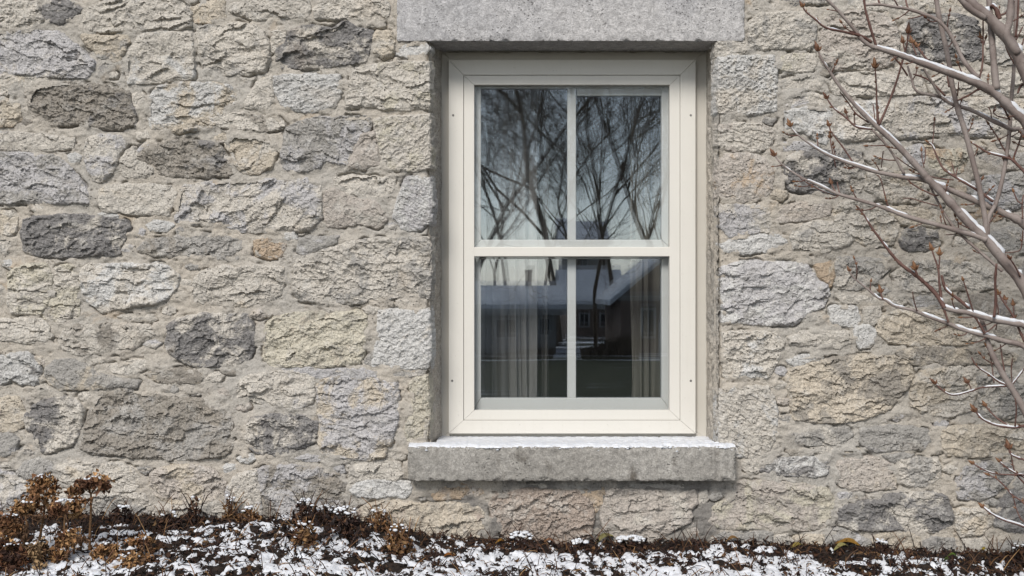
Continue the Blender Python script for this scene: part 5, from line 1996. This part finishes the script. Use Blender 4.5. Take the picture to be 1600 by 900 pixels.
def house(pxl, pxr, py_eave, py_ridge, dist, label, mat, gable=False, chimney=None, wins=(), door=None):
    """a house whose long eave (or gable end) faces the stone wall"""
    a, b = refl(pxl, py_eave, dist), refl(pxr, py_eave, dist)
    x0, x1, y = a.x, b.x, a.y
    zg = float(gz((x0 + x1) / 2, y)) - 0.3
    ze, D = a.z, 8.0
    zr = refl(pxl, py_ridge, dist).z
    e = empty('house', ((x0 + x1) / 2, y, zg))
    off = Vector(e.location)

    def part(name, fn, m_, parent=e):
        mb = MB()
        fn(mb)
        o = mb.build(name, m_, parent, off)
        o.location = (0, 0, 0)
        return o
    xm, ym = (x0 + x1) / 2, y - D / 2
    part('wall', lambda mb: (mb.box(x0, x1, y - D, y, zg, ze), mb.add([(x0, y - .01, ze), (x1, y - .01, ze), (xm, y - .01, zr)], tris=[(0, 1, 2)]) if gable else None), mat)
    o_, th = 0.45, 0.22
    if gable:
        def f(mb):
            for s in (-1, 1):
                xe = x0 - o_ if s < 0 else x1 + o_
                zz = ze - (zr - ze) * o_ / ((x1 - x0) / 2)
                V = [(xe, y + o_, zz), (xm, y + o_, zr), (xm, y - D, zr), (xe, y - D, zz)]
                mb.add(V + [(p[0], p[1], p[2] + th) for p in V], [(0, 1, 2, 3), (4, 7, 6, 5), (0, 4, 5, 1), (1, 5, 6, 2), (2, 6, 7, 3), (3, 7, 4, 0)])
    else:
        def f(mb):
            for s in (0, 1):
                ye = y + o_ if s == 0 else y - D - o_
                V = [(x0 - o_, ye, ze - .12), (x1 + o_, ye, ze - .12), (x1 + o_, ym, zr), (x0 - o_, ym, zr)]
                mb.add(V + [(p[0], p[1], p[2] + th) for p in V], [(0, 1, 2, 3), (4, 7, 6, 5), (0, 4, 5, 1), (1, 5, 6, 2), (2, 6, 7, 3), (3, 7, 4, 0)])
    roof = part('roof', f, roofsnow)
    part('eave_board', lambda mb: mb.box(x0 - o_, x1 + o_, y + o_ + .01, y + o_ + .06, ze - .34, ze - .08) if not gable else mb.box(x0 - .1, x1 + .1, y + .02, y + .08, ze - .2, ze), trim_m)
    if chimney:
        c = refl(chimney[0], chimney[1], dist)
        w = chimney[2] * dist / (DIST / PX) / 2
        part('chimney', lambda mb: (mb.box(c.x - w, c.x + w, ym - w, ym + w, ze, c.z), mb.box(c.x - w * 1.2, c.x + w * 1.2, ym - w * 1.2, ym + w * 1.2, c.z, c.z + .12)), wall_m2)
    for (wx, wy, ww, wh) in wins:
        p0, p1 = refl(wx - ww / 2, wy + wh / 2, dist), refl(wx + ww / 2, wy - wh / 2, dist)
        wn = part('window', lambda mb: mb.box(p0.x - .1, p1.x + .1, y + .01, y + .08, p0.z - .1, p1.z + .1), trim_m)
        part('pane', lambda mb: (mb.box(p0.x, (p0.x + p1.x) / 2 - .03, y + .07, y + .10, p0.z, p1.z), mb.box((p0.x + p1.x) / 2 + .03, p1.x, y + .07, y + .10, p0.z, p1.z)), pane_m, wn)
    if door:
        p0, p1 = refl(door - 6, 552, dist), refl(door + 6, 498, dist)
        part('door', lambda mb: mb.box(p0.x, p1.x, y + .01, y + .07, p0.z, p1.z), trim_m)
    tag(e, label, 'house')
    return e


house(690, 868, 474, 448, 49, 'low house with a snowy roof and a chimney mirrored in the lower left pane', wall_m, False, (827, 418, 11),
      [(725, 505, 22, 26), (790, 508, 30, 26), (850, 505, 14, 24)])
house(965, 1096, 457, 402, 46, 'gabled house with a snowy roof mirrored in the lower right pane', wall_m2, True, None, [(1008, 500, 16, 40), (1050, 500, 16, 40)], 1030)
house(884, 962, 468, 420, 66, 'dark distant house between the two snowy roofs mirrored in the lower panes', wall_m2, False, None, [(908, 495, 12, 18), (942, 495, 16, 18)])
house(878, 944, 374, 340, 96, 'tall distant house whose snowy roof shows low in the upper right pane', wall_m, False, None, [(905, 400, 14, 20)])


def hedge(px0, px1, py, dist, h_px, label, seed):
    r = random.Random(seed)
    a, b = refl(px0, py, dist), refl(px1, py, dist)
    hh = h_px * dist / (DIST / PX)
    mb = MB()
    for i in range(900):
        x = a.x + (b.x - a.x) * r.random()
        y = a.y + r.gauss(0, .35)
        z0 = float(gz(x, y))
        t = r.random()
        top = hh * (0.75 + 0.25 * math.sin(x * 1.7 + seed))
        d = Vector((r.gauss(0, .3), r.gauss(0, .3), 1)).normalized()
        p = Vector((x, y, z0))
        mb.tube([p, p + d * top * .5, p + (d + Vector((r.gauss(0, .15), 0, .1))) * top * r.uniform(.7, 1.05)], [.03, .022, .008], 3, cap=False)
    o = mb.build('hedge', tree_bark, None, (a.x, a.y, float(gz(a.x, a.y))))
    tag(o, label, 'hedge')


hedge(740, 862, 540, 44, 16, 'low leafless hedge in front of the low house, mirrored in the lower left pane', 31)
hedge(905, 990, 530, 43, 34, 'tall leafless hedge mirrored in the lower right pane', 32)
